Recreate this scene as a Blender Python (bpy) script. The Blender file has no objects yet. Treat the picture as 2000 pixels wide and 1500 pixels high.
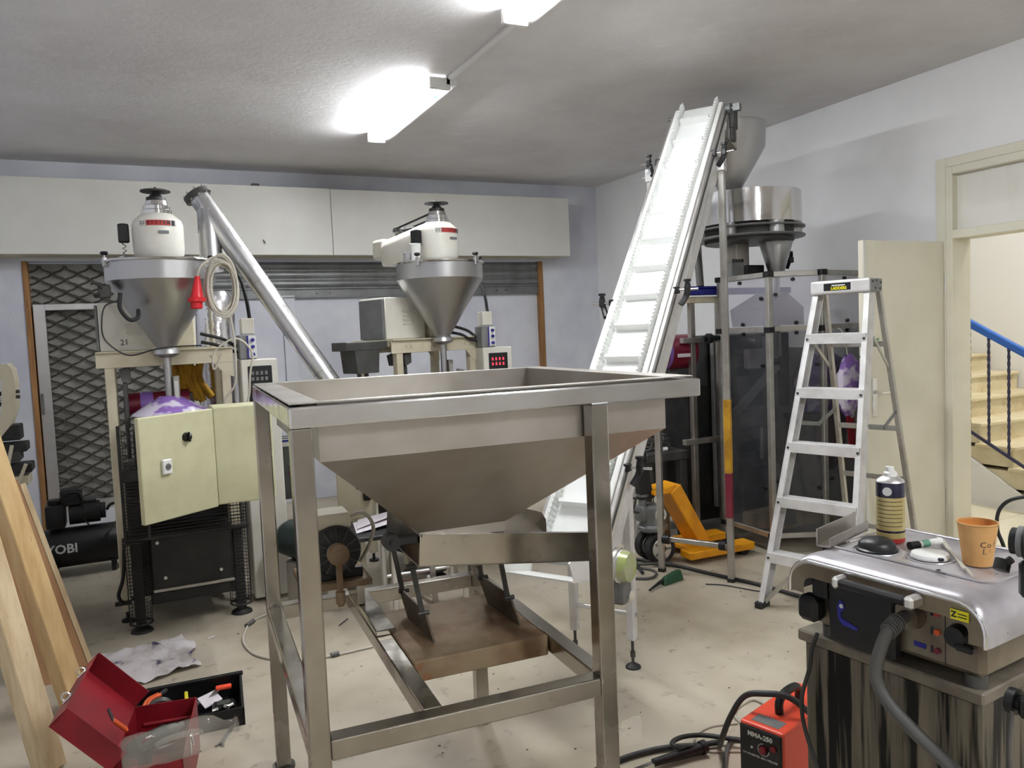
import bpy, bmesh, math, random
from math import sin, cos, pi, radians as RAD, sqrt
from mathutils import Vector, Matrix

random.seed(7)
SC = bpy.context.scene
COL = SC.collection

# ------------------------------------------------------------------ camera
YAW, PITCH, ROLL = RAD(25.426), RAD(3.741), RAD(-2.428)
fwv = Vector((sin(YAW), cos(YAW), 0)); rtv = Vector((cos(YAW), -sin(YAW), 0)); upv = Vector((0, 0, 1))
fw2 = fwv * cos(PITCH) - upv * sin(PITCH); up2 = upv * cos(PITCH) + fwv * sin(PITCH)
rt3 = rtv * cos(ROLL) + up2 * sin(ROLL); up3 = up2 * cos(ROLL) - rtv * sin(ROLL)
cam = bpy.data.cameras.new('camera'); cam.sensor_width = 36; cam.lens = 1543.19 * 36 / 2000
cam.clip_start = .05
camo = bpy.data.objects.new('camera', cam); COL.objects.link(camo)
camo.matrix_world = Matrix(((rt3.x, up3.x, -fw2.x, 0), (rt3.y, up3.y, -fw2.y, 0), (rt3.z, up3.z, -fw2.z, 1.55), (0, 0, 0, 1)))
SC.camera = camo

# ------------------------------------------------------------------ world, exposure
W = bpy.data.worlds.new('world'); SC.world = W; W.use_nodes = True
W.node_tree.nodes['Background'].inputs[0].default_value = (.55, .6, .7, 1)
W.node_tree.nodes['Background'].inputs[1].default_value = .25
SC.view_settings.view_transform = 'Standard'
try: SC.view_settings.look = 'None'
except Exception: pass
SC.view_settings.exposure = 0.86
SC.view_settings.gamma = 1
SC.view_settings.use_curve_mapping = False
cy = SC.cycles; cy.max_bounces = 7; cy.diffuse_bounces = 4; cy.glossy_bounces = 4; cy.transmission_bounces = 3; cy.transparent_max_bounces = 8
cy.use_light_tree = False; cy.use_adaptive_sampling = True; cy.adaptive_threshold = .03
TUBE_POWER = 82.0        # emission of the fluorescent tubes
STAIR_POWER = 190.0       # unseen lamp added to light the stairwell

# ------------------------------------------------------------------ helpers
def V(*a): return Vector(a)

class B:
    """collects shapes into one bmesh"""
    def __init__(s): s.bm = bmesh.new(); s.rnd = s.bev = False
    def faces(s, vs, fs):
        bv = [s.bm.verts.new(v) for v in vs]
        for f in fs:
            try: s.bm.faces.new([bv[i] for i in f])
            except ValueError: pass
        return bv
    def _hexa(s, c, bev=0, seg=1):
        bv = s.faces(c, [(0, 3, 2, 1), (4, 5, 6, 7), (0, 1, 5, 4), (1, 2, 6, 5), (2, 3, 7, 6), (3, 0, 4, 7)])
        if bev:
            s.bev = True; ed = set()
            for v in bv:
                for e in v.link_edges: ed.add(e)
            bmesh.ops.bevel(s.bm, geom=list(ed), offset=bev, segments=seg, affect='EDGES', profile=.5, clamp_overlap=True)
        return s
    def box(s, x0, x1, y0, y1, z0, z1, bev=0, seg=1, m=None):
        c = [Vector(p) for p in ((x0, y0, z0), (x1, y0, z0), (x1, y1, z0), (x0, y1, z0), (x0, y0, z1), (x1, y0, z1), (x1, y1, z1), (x0, y1, z1))]
        if m: c = [m @ p for p in c]
        return s._hexa(c, bev, seg)
    def bar(s, p, q, w, h, up=(0, 0, 1), bev=0, seg=1):
        p, q = Vector(p), Vector(q); d = (q - p).normalized(); up = Vector(up)
        if abs(d.dot(up.normalized())) > .98: up = Vector((0, 1, 0))
        a = d.cross(up).normalized() * (w / 2); b = a.cross(d).normalized() * (h / 2)
        c = [p - a - b, p + a - b, p + a + b, p - a + b]
        c2 = [v + (q - p) for v in c]
        # order as hexa: bottom ring then top ring
        return s._hexa([c[0], c[1], c2[1], c2[0], c[3], c[2], c2[2], c2[3]], bev, seg)
    def hexa(s, *c, bev=0): return s._hexa([Vector(p) for p in c], bev)
    def cyl(s, p, q, r, r2=None, n=20, cap=True):
        s.rnd = True; p, q = Vector(p), Vector(q); r2 = r if r2 is None else r2
        d = (q - p).normalized(); t = Vector((0, 0, 1)) if abs(d.z) < .9 else Vector((1, 0, 0))
        a = d.cross(t).normalized(); b = d.cross(a)
        vs = [p + (a * cos(2 * pi * i / n) + b * sin(2 * pi * i / n)) * r for i in range(n)] + \
             [q + (a * cos(2 * pi * i / n) + b * sin(2 * pi * i / n)) * r2 for i in range(n)]
        fs = [(i, (i + 1) % n, n + (i + 1) % n, n + i) for i in range(n)]
        if cap: fs += [tuple(range(n - 1, -1, -1)), tuple(range(n, 2 * n))]
        s.faces(vs, fs); return s
    def lathe(s, prof, c=(0, 0, 0), n=32, axis=(0, 0, 1), a0=0, a1=2 * pi, sx=1):
        c = Vector(c); d = Vector(axis).normalized(); t = Vector((0, 0, 1)) if abs(d.z) < .9 else Vector((1, 0, 0))
        if abs(d.z) >= .9: a, b = Vector((1, 0, 0)), Vector((0, 1, 0))
        else: a = d.cross(t).normalized(); b = d.cross(a)
        full = abs(a1 - a0 - 2 * pi) < 1e-6; m = n if full else n + 1
        vs = []
        for r, z in prof:
            for i in range(m):
                an = a0 + (a1 - a0) * i / n
                vs.append(c + d * z + (a * cos(an) * sx + b * sin(an)) * r)
        fs = []
        for k in range(len(prof) - 1):
            for i in range(n):
                j = (i + 1) % m if full else i + 1
                fs.append((k * m + i, k * m + j, (k + 1) * m + j, (k + 1) * m + i))
        s.faces(vs, fs); bmesh.ops.remove_doubles(s.bm, verts=s.bm.verts[:], dist=1e-6); return s
    def tube(s, pts, r, n=8, sub=6, smooth=True, cap=True):
        pts = [Vector(p) for p in pts]; s.rnd = True
        if smooth and len(pts) > 2:
            P = [pts[0] * 2 - pts[1]] + pts + [pts[-1] * 2 - pts[-2]]; out = []
            for i in range(1, len(P) - 2):
                for k in range(sub):
                    t = k / sub; a, b, c, d = P[i - 1], P[i], P[i + 1], P[i + 2]
                    out.append(.5 * (2 * b + (c - a) * t + (2 * a - 5 * b + 4 * c - d) * t * t + (3 * b - a - 3 * c + d) * t ** 3))
            out.append(pts[-1]); pts = out
        vs = []; ref = None
        for i, p in enumerate(pts):
            d = (pts[min(i + 1, len(pts) - 1)] - pts[max(i - 1, 0)])
            if d.length < 1e-9: d = Vector((0, 0, 1))
            d.normalize()
            if ref is None: ref = d.orthogonal().normalized()
            ref = (ref - d * ref.dot(d))
            ref = ref.normalized() if ref.length > 1e-6 else d.orthogonal().normalized()
            b = d.cross(ref)
            vs += [p + (ref * cos(2 * pi * k / n) + b * sin(2 * pi * k / n)) * r for k in range(n)]
        m = len(pts)
        fs = [(i * n + k, i * n + (k + 1) % n, (i + 1) * n + (k + 1) % n, (i + 1) * n + k) for i in range(m - 1) for k in range(n)]
        if cap: fs += [tuple(range(n - 1, -1, -1)), tuple(range((m - 1) * n, m * n))]
        s.faces(vs, fs); return s
    def prism(s, poly, d, bev=0):
        """closed planar polygon (3D points) pushed by vector d"""
        poly = [Vector(p) for p in poly]; d = Vector(d); n = len(poly)
        vs = poly + [p + d for p in poly]
        bv = s.faces(vs, [tuple(range(n)), tuple(range(2 * n - 1, n - 1, -1))] + [(i, n + i, n + (i + 1) % n, (i + 1) % n) for i in range(n)])
        if bev:
            ed = set()
            for v in bv:
                for e in v.link_edges: ed.add(e)
            bmesh.ops.bevel(s.bm, geom=list(ed), offset=bev, segments=1, affect='EDGES', profile=.5, clamp_overlap=True)
        return s
    def quadsheet(s, pts, th):
        """thin sheet on a planar polygon"""
        pts = [Vector(p) for p in pts]; n = (pts[1] - pts[0]).cross(pts[-1] - pts[0]).normalized()
        return s.prism(pts, n * th)
    def ball(s, c, r, n=14, m=8, sz=1):
        prof = [(r * sin(pi * i / m), -r * sz * cos(pi * i / m)) for i in range(m + 1)]
        return s.lathe(prof, c, n)
    def torus(s, c, R, r, axis=(0, 0, 1), n=28, m=8, a0=0, a1=2 * pi):
        prof = [(R + r * cos(2 * pi * i / m), r * sin(2 * pi * i / m)) for i in range(m + 1)]
        return s.lathe(prof, c, n, axis, a0, a1)

def obj(name, b, mat, parent=None, smooth=True, ang=None, loc=None, label=None, normals=True):
    me = bpy.data.meshes.new(name)
    if ang is None: ang = (31 if b.bev else 50) if b.rnd else (28 if b.bev else 36)
    if normals: bmesh.ops.recalc_face_normals(b.bm, faces=b.bm.faces[:])
    b.bm.to_mesh(me); b.bm.free()
    me.materials.append(mat)
    if smooth and not (b.bev and not b.rnd):
        for p in me.polygons: p.use_smooth = True
        try: me.set_sharp_from_angle(angle=RAD(ang))
        except Exception: pass
    o = bpy.data.objects.new(name, me); COL.objects.link(o)
    if parent: o.parent = parent
    if loc: o.location = loc
    if label: o['label'] = label
    return o

def tag(o, label, cat, group=None, kind=None):
    o['label'] = label; o['category'] = cat
    if group: o['group'] = group
    if kind: o['kind'] = kind
    return o

def thing(name, label, cat, loc=(0, 0, 0), rotz=0, group=None):
    o = bpy.data.objects.new(name, None); COL.objects.link(o); o.empty_display_size = .1
    o.location = loc; o.rotation_euler = (0, 0, rotz)
    tag(o, label, cat, group); return o

def struct(name, b, mat, **k):
    o = obj(name, b, mat, **k); o['kind'] = 'structure'; return o

def like(src, name, parent, loc=(0, 0, 0), rot=(0, 0, 0), sc=None):
    """alike piece that shares mesh data"""
    o = bpy.data.objects.new(name, src.data); COL.objects.link(o); o.parent = parent
    o.location = loc; o.rotation_euler = rot
    if sc: o.scale = sc
    return o

def copy_tree(o, parent=None):
    c = o.copy(); COL.objects.link(c); c.parent = parent
    for ch in list(o.children): copy_tree(ch, c)
    return c

def lettering(name, txt, size, mat, parent, m, ext=.0006, align='CENTER', sx=1, bold=0):
    cu = bpy.data.curves.new('t', 'FONT'); cu.body = txt; cu.size = size; cu.extrude = ext
    cu.align_x = align; cu.align_y = 'CENTER'; cu.resolution_u = 2; cu.offset = bold
    t = bpy.data.objects.new('t', cu); COL.objects.link(t)
    bpy.context.view_layer.update()
    me = bpy.data.meshes.new_from_object(t.evaluated_get(bpy.context.evaluated_depsgraph_get()))
    bpy.data.objects.remove(t); bpy.data.curves.remove(cu)
    me.transform(m @ Matrix.Scale(sx, 4, (1, 0, 0))); me.materials.clear(); me.materials.append(mat); me.name = name
    o = bpy.data.objects.new(name, me); COL.objects.link(o); o.parent = parent
    return o

def frame(o, x, z):
    """matrix: local x axis, local z axis (facing), origin"""
    x = Vector(x).normalized(); z = Vector(z).normalized(); y = z.cross(x)
    return Matrix(((x.x, y.x, z.x, o[0]), (x.y, y.y, z.y, o[1]), (x.z, y.z, z.z, o[2]), (0, 0, 0, 1)))

# ------------------------------------------------------------------ materials
def srgb(r, g, b):
    f = lambda c: ((c / 255 + .055) / 1.055) ** 2.4 if c > 10 else c / 255 / 12.92
    return (f(r), f(g), f(b), 1)

def mat(name, col, rough=.5, metal=0, col2=None, scale=6, lo=.4, hi=.65, detail=3, col3=None, scale3=40, lo3=.62, hi3=.7,
        bump=0, bscale=150, stretch=None, rvar=0, emit=0, alpha=1, trans=0, ior=1.45, coat=0, spec=.5, seed=0, dust=None):
    m = bpy.data.materials.new(name); m.use_nodes = True
    nt = m.node_tree; N = nt.nodes; L = nt.links; bs = N['Principled BSDF']
    bs.inputs['Base Color'].default_value = col; bs.inputs['Roughness'].default_value = rough
    bs.inputs['Metallic'].default_value = metal; bs.inputs['IOR'].default_value = ior
    bs.inputs['Specular IOR Level'].default_value = spec
    if coat: bs.inputs['Coat Weight'].default_value = coat; bs.inputs['Coat Roughness'].default_value = .1
    if trans: bs.inputs['Transmission Weight'].default_value = trans
    if alpha < 1: bs.inputs['Alpha'].default_value = alpha
    if emit: bs.inputs['Emission Color'].default_value = col; bs.inputs['Emission Strength'].default_value = emit
    if emit and emit < 5: m.cycles.emission_sampling = 'NONE'
    tc = N.new('ShaderNodeTexCoord'); mp = N.new('ShaderNodeMapping'); L.new(tc.outputs['Object'], mp.inputs[0])
    mp.inputs['Location'].default_value = (seed * 3.1, seed * 1.7, seed)
    if stretch: mp.inputs['Scale'].default_value = stretch
    def noise(sc, det=detail):
        n = N.new('ShaderNodeTexNoise'); n.inputs['Scale'].default_value = sc; n.inputs['Detail'].default_value = det
        n.inputs['Roughness'].default_value = .6
        L.new(mp.outputs[0], n.inputs[0]); return n
    def ramp(n, a, b):
        r = N.new('ShaderNodeValToRGB'); r.color_ramp.elements[0].position = a; r.color_ramp.elements[1].position = b
        L.new(n.outputs['Fac'], r.inputs[0]); return r
    cur = None
    if col2:
        n = noise(scale); r = ramp(n, lo, hi); mx = N.new('ShaderNodeMixRGB')
        mx.inputs[1].default_value = col; mx.inputs[2].default_value = col2; L.new(r.outputs[0], mx.inputs[0]); cur = mx
    if col3:
        n = noise(scale3, 3); r = ramp(n, lo3, hi3); mx = N.new('ShaderNodeMixRGB')
        if cur: L.new(cur.outputs[0], mx.inputs[1])
        else: mx.inputs[1].default_value = col
        mx.inputs[2].default_value = col3; L.new(r.outputs[0], mx.inputs[0]); cur = mx
    if cur: L.new(cur.outputs[0], bs.inputs['Base Color'])
    if rvar:
        n = noise(scale * 1.7); mr = N.new('ShaderNodeMapRange'); L.new(n.outputs['Fac'], mr.inputs[0])
        mr.inputs[1].default_value = .3; mr.inputs[2].default_value = .7
        mr.inputs[3].default_value = max(.02, rough - rvar); mr.inputs[4].default_value = min(1, rough + rvar)
        L.new(mr.outputs[0], bs.inputs['Roughness'])
    if dust:
        # matt dirt that lies over a metal: lowers metallic where the noise says so
        dc, dsc, dlo, dhi = dust
        n = noise(dsc, 2); r = ramp(n, dlo, dhi); mx = N.new('ShaderNodeMixRGB')
        if cur: L.new(cur.outputs[0], mx.inputs[1])
        else: mx.inputs[1].default_value = col
        mx.inputs[2].default_value = dc; L.new(r.outputs[0], mx.inputs[0]); L.new(mx.outputs[0], bs.inputs['Base Color'])
        mr = N.new('ShaderNodeMapRange'); L.new(r.outputs[0], mr.inputs[0]); mr.inputs[3].default_value = metal; mr.inputs[4].default_value = metal * .25
        L.new(mr.outputs[0], bs.inputs['Metallic'])
    if bump:
        n = noise(bscale, 3); bp = N.new('ShaderNodeBump'); bp.inputs['Strength'].default_value = bump; bp.inputs['Distance'].default_value = .004
        L.new(n.outputs['Fac'], bp.inputs['Height']); L.new(bp.outputs[0], bs.inputs['Normal'])
    return m

K = {}
K['wall'] = mat('wall_paint', srgb(220, 222, 228), .75, col2=srgb(200, 201, 212), scale=1.5, bump=.25, bscale=60, col3=srgb(190, 190, 198), scale3=25, lo3=.68, hi3=.8)
K['wall_lit'] = mat('wall_paint_lit', srgb(238, 238, 238), .75, col2=srgb(230, 230, 231), scale=1.2, bump=.2, bscale=60)  # lighter copy of the wall paint, holds the stronger light on this side
K['ceil'] = mat('ceiling_plaster', srgb(226, 224, 224), .85, col2=srgb(210, 206, 206), scale=1.3, lo=.35, hi=.7, col3=srgb(224, 221, 221), scale3=7, lo3=.5, hi3=.75, bump=.5, bscale=22)
K['floor'] = mat('floor_terrazzo', srgb(187, 178, 159), .5, col2=srgb(142, 129, 107), scale=1.3, lo=.42, hi=.78, col3=srgb(128, 116, 98), scale3=11, lo3=.60, hi3=.8, bump=.1, bscale=90, rvar=.12)
K['cream'] = mat('cream_paint', srgb(222, 221, 213), .4, col2=srgb(216, 214, 205), scale=2)
K['creamdoor'] = mat('cream_door_paint', srgb(222, 218, 200), .45, col2=srgb(212, 208, 187), scale=3, lo=.45, hi=.8)
K['beige'] = mat('beige_enamel', srgb(205, 197, 172), .45, col2=srgb(188, 178, 150), scale=5, lo=.5, hi=.75, col3=srgb(120, 100, 70), scale3=55, lo3=.72, hi3=.78)
K['cab'] = mat('cabinet_enamel', srgb(201, 199, 164), .5, col2=srgb(189, 186, 150), scale=7, lo=.45, hi=.75, col3=srgb(110, 90, 60), scale3=70, lo3=.73, hi3=.77, bump=.08, bscale=300)
K['whitem'] = mat('white_enamel', srgb(222, 220, 210), .32, col2=srgb(212, 208, 194), scale=5)
K['satin'] = mat('stainless_satin', (.60, .60, .60, 1), .30, 1, rvar=.04, scale=9)
K['steel'] = mat('stainless', (.46, .46, .46, 1), .38, 1, rvar=.06, scale=9, stretch=(1, 1, .15))
K['polish'] = mat('stainless_polished', (.68, .67, .66, 1), .13, 1, rvar=.06, scale=6)
K['rimsteel'] = mat('stainless_rim', (.70, .70, .71, 1), .17, 1, rvar=.12, scale=7, stretch=(.5, 1, 1), col2=(.62, .60, .58, 1))
K['dullsteel'] = mat('stainless_dull', (.50, .475, .44, 1), .40, 1, col2=(.40, .37, .32, 1), scale=3, detail=3, rvar=.06)
K['legsteel'] = mat('stainless_leg', (.46, .435, .395, 1), .22, 1, col2=(.28, .25, .205, 1), scale=3.5, lo=.3, hi=.8, detail=3, rvar=.1)
K['rusty'] = mat('rusted_plate', srgb(140, 122, 96), .7, .15, col2=srgb(110, 82, 54), scale=5, lo=.42, hi=.66, col3=srgb(140, 80, 40), scale3=12, lo3=.62, hi3=.75, bump=.2, bscale=120)
K['rustdark'] = mat('dark_rusted_steel', srgb(88, 78, 62), .6, .4, col2=srgb(70, 54, 38), scale=8)
K['alu'] = mat('aluminium', (.72, .71, .70, 1), .4, 1, rvar=.08, scale=8)
K['alud'] = mat('aluminium_dull', (.50, .49, .46, 1), .42, .9, col2=(.40, .38, .34, 1), scale=8, rvar=.08)
K['aluw'] = mat('aluminium_whitened', srgb(216, 215, 214), .5, .3, col2=srgb(198, 196, 194), scale=9)
K['grey'] = mat('grey_metal', srgb(128, 130, 130), .45, .4, col2=srgb(112, 113, 112), scale=6)
K['dgrey'] = mat('dark_grey_metal', srgb(84, 84, 82), .5, .5, col2=srgb(70, 69, 66), scale=8)
K['black'] = mat('black_plastic', srgb(20, 20, 22), .42)
K['blackm'] = mat('black_paint', srgb(26, 26, 27), .5, col2=srgb(40, 39, 37), scale=8)
K['brownwall'] = mat('brown_wall_paint', srgb(176, 172, 166), .7, col2=srgb(156, 152, 146), scale=1.5)
K['rubber'] = mat('black_rubber', srgb(34, 34, 34), .75)
K['belt'] = mat('white_belt', srgb(236, 237, 234), .35)
K['frost'] = mat('white_plastic', srgb(230, 230, 226), .35)
K['acryl'] = mat('smoked_acrylic', srgb(64, 66, 70), .08, alpha=.45, col2=srgb(92, 92, 94), scale=4, lo=.45, hi=.75)
K['acrylu'] = mat('hazy_acrylic', srgb(190, 188, 200), .15, alpha=.34)
K['clear'] = mat('clear_plastic', srgb(225, 218, 205), .12, alpha=.22)
K['pane'] = mat('frosted_pane', srgb(224, 222, 214), .45, col2=srgb(214, 210, 198), scale=3, lo=.5, hi=.9, stretch=(3, 3, 1))
K['dullsheet'] = mat('dusty_glass', srgb(148, 146, 138), .6, col2=srgb(120, 119, 112), scale=5)
K['meshwire'] = mat('mesh_wire', srgb(84, 81, 76), .6, .5)
K['wood'] = mat('old_pine', srgb(212, 182, 132), .7, col2=srgb(186, 150, 100), scale=3, lo=.4, hi=.7, stretch=(6, 6, .5), col3=srgb(120, 88, 56), scale3=16, lo3=.68, hi3=.78, bump=.2, bscale=60)
K['woodpale'] = mat('pale_pine', srgb(224, 204, 166), .7, col2=srgb(198, 174, 134), scale=3, stretch=(6, 6, .5), col3=srgb(140, 112, 84), scale3=14, lo3=.66, hi3=.8, bump=.2, bscale=60)
K['ply'] = mat('plywood_face', srgb(178, 138, 100), .7, col2=srgb(160, 120, 84), scale=3, stretch=(4, 4, .5))
K['woodpost'] = mat('wood_batten', srgb(160, 118, 72), .7, col2=srgb(128, 90, 54), scale=4, stretch=(5, 5, .4))
K['red'] = mat('red_enamel', srgb(136, 22, 33), .4, col2=srgb(116, 19, 30), scale=6)
K['redpl'] = mat('red_plastic', srgb(200, 28, 38), .35)
K['orange'] = mat('orange_enamel', srgb(226, 78, 50), .4)
K['orangek'] = mat('orange_plastic', srgb(216, 90, 40), .4)
K['yellow'] = mat('yellow_enamel', srgb(238, 164, 24), .4, col2=srgb(222, 148, 20), scale=6)
K['yellowpl'] = mat('yellow_plastic', srgb(226, 216, 30), .4)
K['blue'] = mat('blue_plastic', srgb(34, 36, 130), .35)
K['bluerail'] = mat('blue_paint', srgb(30, 92, 178), .35, coat=.3)
K['iron'] = mat('wrought_iron', srgb(66, 66, 92), .45, .4)
K['stone'] = mat('cream_stone', srgb(224, 214, 184), .5, col2=srgb(208, 194, 158), scale=4, col3=srgb(166, 140, 104), scale3=9, lo3=.66, hi3=.85)
K['tile'] = mat('cream_tile', srgb(226, 220, 200), .4, col2=srgb(214, 206, 182), scale=3)
K['white'] = mat('white_paint', srgb(232, 232, 230), .6)
K['purple'] = mat('purple_film', srgb(136, 100, 176), .25, col2=srgb(214, 206, 222), scale=5, lo=.5, hi=.56, coat=.4)
K['maroon'] = mat('maroon_film', srgb(112, 22, 44), .3, coat=.3)
K['ochre'] = mat('ochre_cloth', srgb(196, 150, 40), .85, col2=srgb(160, 116, 30), scale=14)
K['rag'] = mat('soiled_rag', srgb(212, 206, 206), .9, col2=srgb(172, 164, 160), scale=9, lo=.45, hi=.7, col3=srgb(62, 50, 84), scale3=7, lo3=.62, hi3=.68, bump=.4, bscale=40)
K['green'] = mat('green_plastic', srgb(30, 72, 44), .5)
K['dkgreen'] = mat('dark_green_enamel', srgb(34, 46, 42), .4)
K['kraft'] = mat('kraft_paper', srgb(205, 160, 102), .75, col2=srgb(197, 150, 92), scale=20)
K['kraftin'] = mat('kraft_inside', srgb(196, 128, 62), .8)
K['cablew'] = mat('grey_cable', srgb(186, 180, 166), .5)
K['cableb'] = mat('black_cable', srgb(44, 44, 44), .5)
K['cableg'] = mat('grey_hose', srgb(84, 83, 80), .5)
K['stain'] = mat('stained_pedestal', srgb(98, 92, 80), .5, .5, col2=srgb(120, 112, 98), scale=4, stretch=(7, 7, .35), col3=srgb(18, 17, 16), scale3=5.5, lo3=.46, hi3=.57)
K['slab'] = mat('weathered_edge', srgb(124, 116, 102), .6, .3, col2=srgb(98, 90, 78), scale=10)
K['paper'] = mat('paper', srgb(216, 208, 214), .8)
K['print'] = mat('black_print', srgb(40, 38, 40), .6)
K['printw'] = mat('white_print', srgb(206, 206, 200), .6)
K['redprint'] = mat('red_print', srgb(170, 50, 44), .5)
K['led'] = mat('red_led', srgb(255, 70, 90), .4, emit=.7)
K['gold'] = mat('gold_label', srgb(190, 174, 118), .35, .3, col2=srgb(176, 158, 102), scale=12)
K['navy'] = mat('navy_label', srgb(24, 20, 44), .25, coat=.3)
K['tube'] = mat('fluorescent_tube', (.94, .97, 1, 1), .5, emit=TUBE_POWER)
K['stfill'] = mat('stair_fill_glow', (1, .96, .88, 1), .5, emit=STAIR_POWER)
K['chrome'] = mat('chrome', (.8, .8, .8, 1), .1, 1)
K['brassy'] = mat('stained_panel', srgb(146, 136, 118), .38, .7, col2=srgb(118, 108, 94), scale=6, rvar=.1)
K['ovtop'] = mat('brushed_top', srgb(196, 193, 196), .36, .6, col2=srgb(160, 156, 162), scale=6, lo=.42, hi=.7, rvar=.1, dust=(srgb(178, 174, 174), 8, .5, .75))
K['foil'] = mat('silver_foil', (.75, .74, .76, 1), .18, 1, bump=1, bscale=14)
# ================================================================== THE SETTING
XR, YB, HC, XL, YF = 4.81, 7.716, 3.14, -1.02, -2.9
b = B(); b.box(XL - .1, XR + .14, YF - .1, YB + .5, -.1, 0); struct('floor', b, K['floor'])
b = B(); b.box(XL - .1, XR + .14, YF - .1, YB + .5, HC, HC + .1); struct('ceiling', b, K['ceil'])
# back wall around the shutter opening (x -.77 .. 4.08, up to 2.31)
b = B()
b.box(XL - .1, -.785, YB, YB + .22, 0, HC); b.box(4.085, XR + .14, YB, YB + .22, 0, HC); b.box(-.785, 4.085, YB, YB + .22, 2.31, HC)
struct('wall_back', b, K['wall'])
b = B(); b.box(XL - .1, XL, YF, YB + .22, 0, HC); struct('wall_left', b, K['wall'])
b = B(); b.box(XL - .1, XR + .14, YF - .1, YF, 0, HC); struct('wall_front', b, K['brownwall'])
# right wall with the door opening (y 2.52 .. 3.44, up to 2.5)
DY0, DY1, DZ, TZ = 2.50, 3.44, 2.03, 2.49
b = B()
b.box(XR, XR + .14, YF, DY0, 0, HC); b.box(XR, XR + .14, DY1, YB + .22, 0, HC); b.box(XR, XR + .14, DY0, DY1, TZ, HC)
struct('wall_right', b, K['wall_lit'])

# ---- infill of the shutter opening
b = B(); b.box(1.42, 4.05, YB + .06, YB + .1, 0, 1.955, .004); b.box(1.30, 1.42, YB + .02, YB + .1, 0, 1.99, .004)
b.box(.55, 1.30, YB + .05, YB + .1, 0, 1.99, .003)
b.box(1.0, 4.05, YB + .055, YB + .07, 1.955, 1.968)
struct('wall_infill', b, K['wall'])
win = thing('window_1', '', ''); del win['category'], win['label']; win['kind'] = 'structure'
win.location = (0, YB, 0)
b = B(); b.box(-.745, -.655, .03, .075, 0, 1.955, .004); obj('stile', b, K['alu'], win)
b = B(); b.box(.47, .555, .03, .075, 0, 1.955, .004); obj('stile', b, K['alu'], win)
b = B(); b.box(-.655, .47, .03, .075, 1.90, 1.955, .004); obj('rail', b, K['alu'], win)
b = B(); b.box(-.655, .47, .03, .075, .18, .25, .004); obj('rail', b, K['alu'], win)
b = B(); b.box(-.655, .47, .045, .07, 0, .18); obj('kick_panel', b, K['wall'], win)
b = B(); b.box(-.735, -.715, .015, .032, 1.02, 1.2, .004); obj('pull_handle', b, K['grey'], win)
b = B(); b.box(-.785, .555, .115, .13, 0, 2.3); obj('dusty_sheet', b, K['dullsheet'], win)
# expanded lattice: strands in two directions, wavy like a collapsing gate
b = B()
px, pz = .19, .105
def strand(x0, z0, sgn):
    pts = []; n = 0
    x, z = x0, z0
    while z < 2.28 and -.77 < x < .75:
        pts.append(V(x, .10 + .006 * sgn, z)); x += sgn * px / 4; z += pz / 4 * (1.35 if n % 2 else .65); n += 1
    if len(pts) > 1: b.tube(pts, .0085, 5, smooth=False)
for sgn in (1, -1):
    for i in range(-26, 24):
        x0 = (-.76 if sgn > 0 else .54); z0 = .02 + i * pz
        if z0 < .02:
            k = (.02 - z0) / pz; x0 += sgn * k * px; z0 = .02
        strand(x0, z0, sgn)
o = obj('lattice_wire', b, K['meshwire'], win); o['kind'] = 'stuff'
b = B(); b.box(-.795, -.755, YB - .012, YB + .10, 0, 2.31, .003); o = obj('trim_1', b, K['woodpost']); o['kind'] = 'structure'
b = B(); b.box(4.045, 4.095, YB - .012, YB + .10, 0, 2.31, .003); o = obj('trim_2', b, K['woodpost']); o['kind'] = 'structure'

# ---- roller shutter: slats and bottom plate
t = thing('roller_shutter', 'grey slatted roller shutter half rolled up under the cream housing', 'shutter', (0, YB + .03, 0))
def slat():
    b = B(); pr = []
    for i in range(9):
        a = pi * i / 8; pr.append((-.016 * sin(a), .006 + .074 * i / 8))
    n = len(pr); vs = [V(.56, y, z) for y, z in pr] + [V(4.045, y, z) for y, z in pr]
    b.faces(vs, [(i, i + 1, n + i + 1, n + i) for i in range(n - 1)])
    b.box(.56, 4.045, -.004, .008, -.004, .006)
    return b
s0 = obj('slat', slat(), K['grey'], t, loc=(0, 0, 2.225))
for k in range(1, 3): like(s0, 'slat', t, (0, 0, 2.225 - .084 * k))
b = B(); b.box(.56, 4.045, -.004, .008, 1.965, 2.057, .002); b.box(.56, 4.045, -.012, .012, 1.962, 1.975, .002); b.box(.56, 4.045, -.02, .008, 2.045, 2.06, .003)
p = obj('bottom_plate', b, K['grey'], t)
for x in (.9, 1.63, 1.76, 2.9, 3.55, 3.66):
    b = B(); b.cyl((x, -.004, 2.005), (x, -.009, 2.005), .009, n=10); obj('bolt', b, K['dgrey'], p)

# ---- cream housing along the wall
t = thing('shutter_housing', 'long cream metal box housing across the back wall above the shutter', 'housing', (0, 7.43, 0))
b = B(); b.box(-1.0, 1.742, 0, .02, 2.34, 2.955, .003); obj('front_panel', b, K['cream'], t)
b = B(); b.box(1.746, 4.29, 0, .02, 2.34, 2.95, .003); obj('front_panel', b, K['cream'], t)
b = B(); b.box(-1.0, 4.29, .02, .284, 2.34, 2.356); obj('underside', b, K['beige'], t)
b = B(); b.box(-1.0, 4.29, .02, .284, 2.936, 2.95); obj('top_panel', b, K['cream'], t)
b = B(); b.box(4.27, 4.29, .02, .284, 2.356, 2.936); obj('end_panel', b, K['cream'], t)
b = B(); b.box(.93, 1.0, .05, .1, 2.95, 2.985, .006); tag(obj('loose_bracket', b, K['dgrey'], loc=(.12, 7.43, 0)), 'small dark bracket lying on top of the cream housing', 'bracket')
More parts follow.
